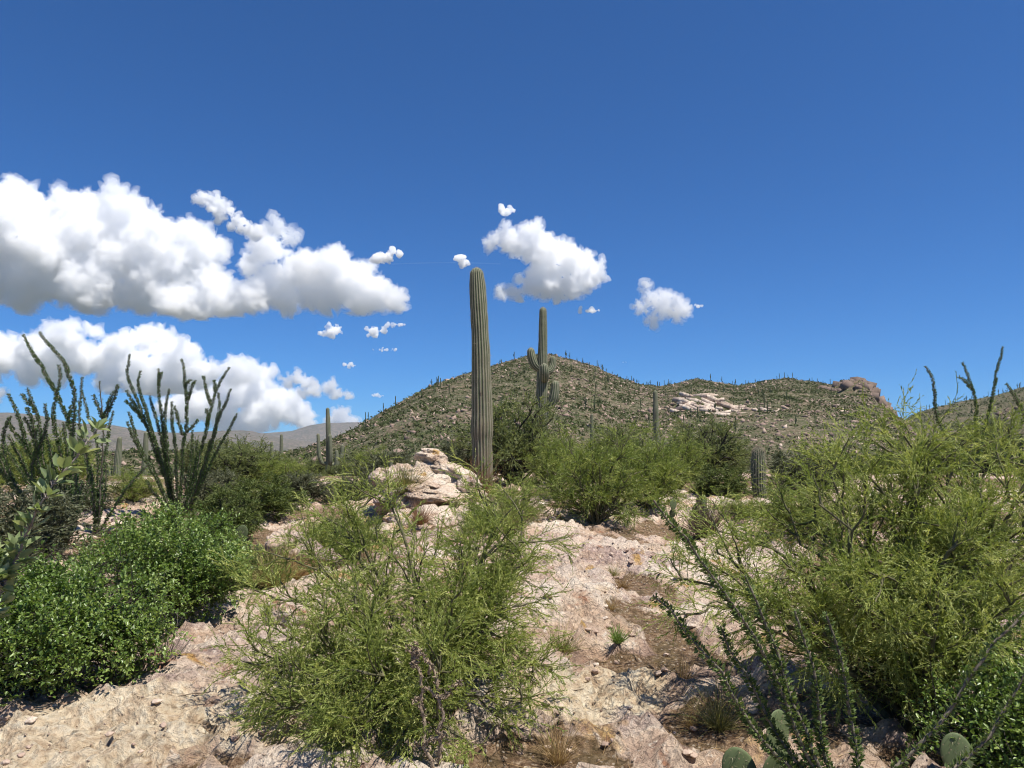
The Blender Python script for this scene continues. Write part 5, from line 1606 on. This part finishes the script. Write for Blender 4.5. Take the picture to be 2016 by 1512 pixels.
make_cloud('cloud', 8800, wisp(400, 394, 24, 14, 12, 18) + wisp(435, 415, 24, 24, 18, 28, 0.6) + wisp(470, 440, 26, 16, 12, 38, 0.3) + wisp(500, 455, 20, 14, 8, 39), 'ragged cloud wisp above the long white cloud', 18, voxel=1.7, mfp=5, rag=1.5)
make_cloud('cloud', 8800, wisp(650, 650, 30, 17, 20, 19), 'small cloud hanging under the long white cloud', 19, voxel=1.7, mfp=5, rag=1.4)
make_cloud('cloud', 8800, wisp(735, 655, 26, 15, 16, 20) + wisp(775, 642, 34, 9, 16, 21), 'small flat cloud below the right tip of the long cloud', 20, voxel=1.7, mfp=5, rag=1.4)
make_cloud('cloud', 8800, wisp(760, 505, 34, 15, 22, 22, -0.3), 'faint ragged wisp above the right end of the long cloud', 21, voxel=1.5, mfp=5, rag=1.5)
make_cloud('cloud', 8800, wisp(755, 688, 32, 5, 18, 23), 'thin flat cloudlet below the long cloud', 22, voxel=1.3, mfp=5, rag=1.4)
make_cloud('cloud', 8800, wisp(688, 720, 14, 8, 12, 24), 'small round cloudlet left of the hill', 23, voxel=1.3, mfp=5, rag=1.4)
make_cloud('cloud', 8800, wisp(744, 777, 18, 7, 14, 25), 'faint cloudlet just over the left shoulder of the hill', 24, voxel=1.3, mfp=5, rag=1.4)
make_cloud('cloud', 26000, [(10, 700, 44), (-50, 700, 60), (70, 690, 44), (130, 665, 34), (150, 700, 44), (110, 720, 40), (200, 710, 40), (240, 690, 34), (300, 670, 34), (330, 690, 40), (270, 730, 44), (370, 700, 34), (340, 740, 50), (400, 740, 34), (220, 750, 30), (300, 760, 34), (60, 730, 30), (180, 650, 20), (100, 645, 20)],
    'low bank of cloud behind the leftmost ocotillos', 25, flat=772, voxel=5.2)
make_cloud('cloud', 30000, [(460, 735, 28), (490, 730, 28), (515, 745, 28), (470, 770, 40), (520, 780, 36), (560, 800, 36), (430, 800, 44), (500, 820, 36), (590, 820, 26), (600, 830, 18), (380, 800, 40), (340, 810, 30), (450, 830, 30)],
    'cloud bank standing on the mountains behind the full ocotillo', 26, flat=846, voxel=5.0)
make_cloud('cloud', 26000, [(565, 750, 14), (585, 745, 16), (605, 755, 16), (620, 770, 16), (600, 775, 14), (645, 765, 12), (660, 775, 16), (685, 778, 10), (655, 755, 10)], 'flat cloud right of the mountain cloud bank', 27, voxel=1.7, mfp=11, flat=785)
make_cloud('cloud', 34000, [(672, 820, 18), (655, 830, 16), (690, 830, 14), (672, 842, 22)], 'small cloud top peeking over the far ridge beside the saguaro cluster', 28, voxel=1.7, mfp=10)
make_cloud('cloud', 26000, [(-4, 775, 14), (-20, 780, 16), (40, 750, 8)], 'scrap of cloud at the left edge above the mountain', 29, voxel=1.7, mfp=9)
make_cloud('cloud', 9000, wisp(1230, 713, 6, 3, 6, 26), 'tiny speck of cloud right of the summit', 30, voxel=0.8, mfp=5, rag=1.4, sub=(8,))
# thin vapour trail crossing behind the tallest saguaro
g = Geo()
tr = np.array([at(a, b, 14000) for a, b in np.stack([np.linspace(770, 985, 12), 520 - 3 * np.sin(np.linspace(0, 3, 12))], 1)])
tubes(g, tr[None], 14.0, 14.0, 6)
c0 = tr.mean(0)
o = obj('vapour_trail', g.mesh('vapour_trail', cloud_mat('vapour', 0.0022), True, c0), None, c0)
tag(o, 'thin white vapour trail crossing behind the top of the tallest saguaro', 'cloud')
# ------------------------------------------------------------------ the air between here and the mountains
def haze_box():
    lo = np.array([-12000.0, -3000.0, -22.0]); hi = np.array([12000.0, 13500.0, 445.0])
    V = np.array([(x, y, z) for z in (lo[2], hi[2]) for y in (lo[1], hi[1]) for x in (lo[0], hi[0])])
    F = np.array([(0, 2, 3, 1), (4, 5, 7, 6), (0, 1, 5, 4), (2, 6, 7, 3), (0, 4, 6, 2), (1, 3, 7, 5)])
    m, nt = new_mat('haze_air')
    t = NT(nt)
    v = t.n('ShaderNodeVolumePrincipled')
    v.inputs['Color'].default_value = (0.72, 0.84, 1.0, 1)
    v.inputs['Density'].default_value = 3.5e-5
    v.inputs['Anisotropy'].default_value = 0.2
    t.out(v.outputs[0], 'Volume')
    o = obj('haze', mesh_data('haze', V, F, m))
    o['kind'] = 'stuff'
    o['label'] = 'thin blue haze over the valley'
haze_box()
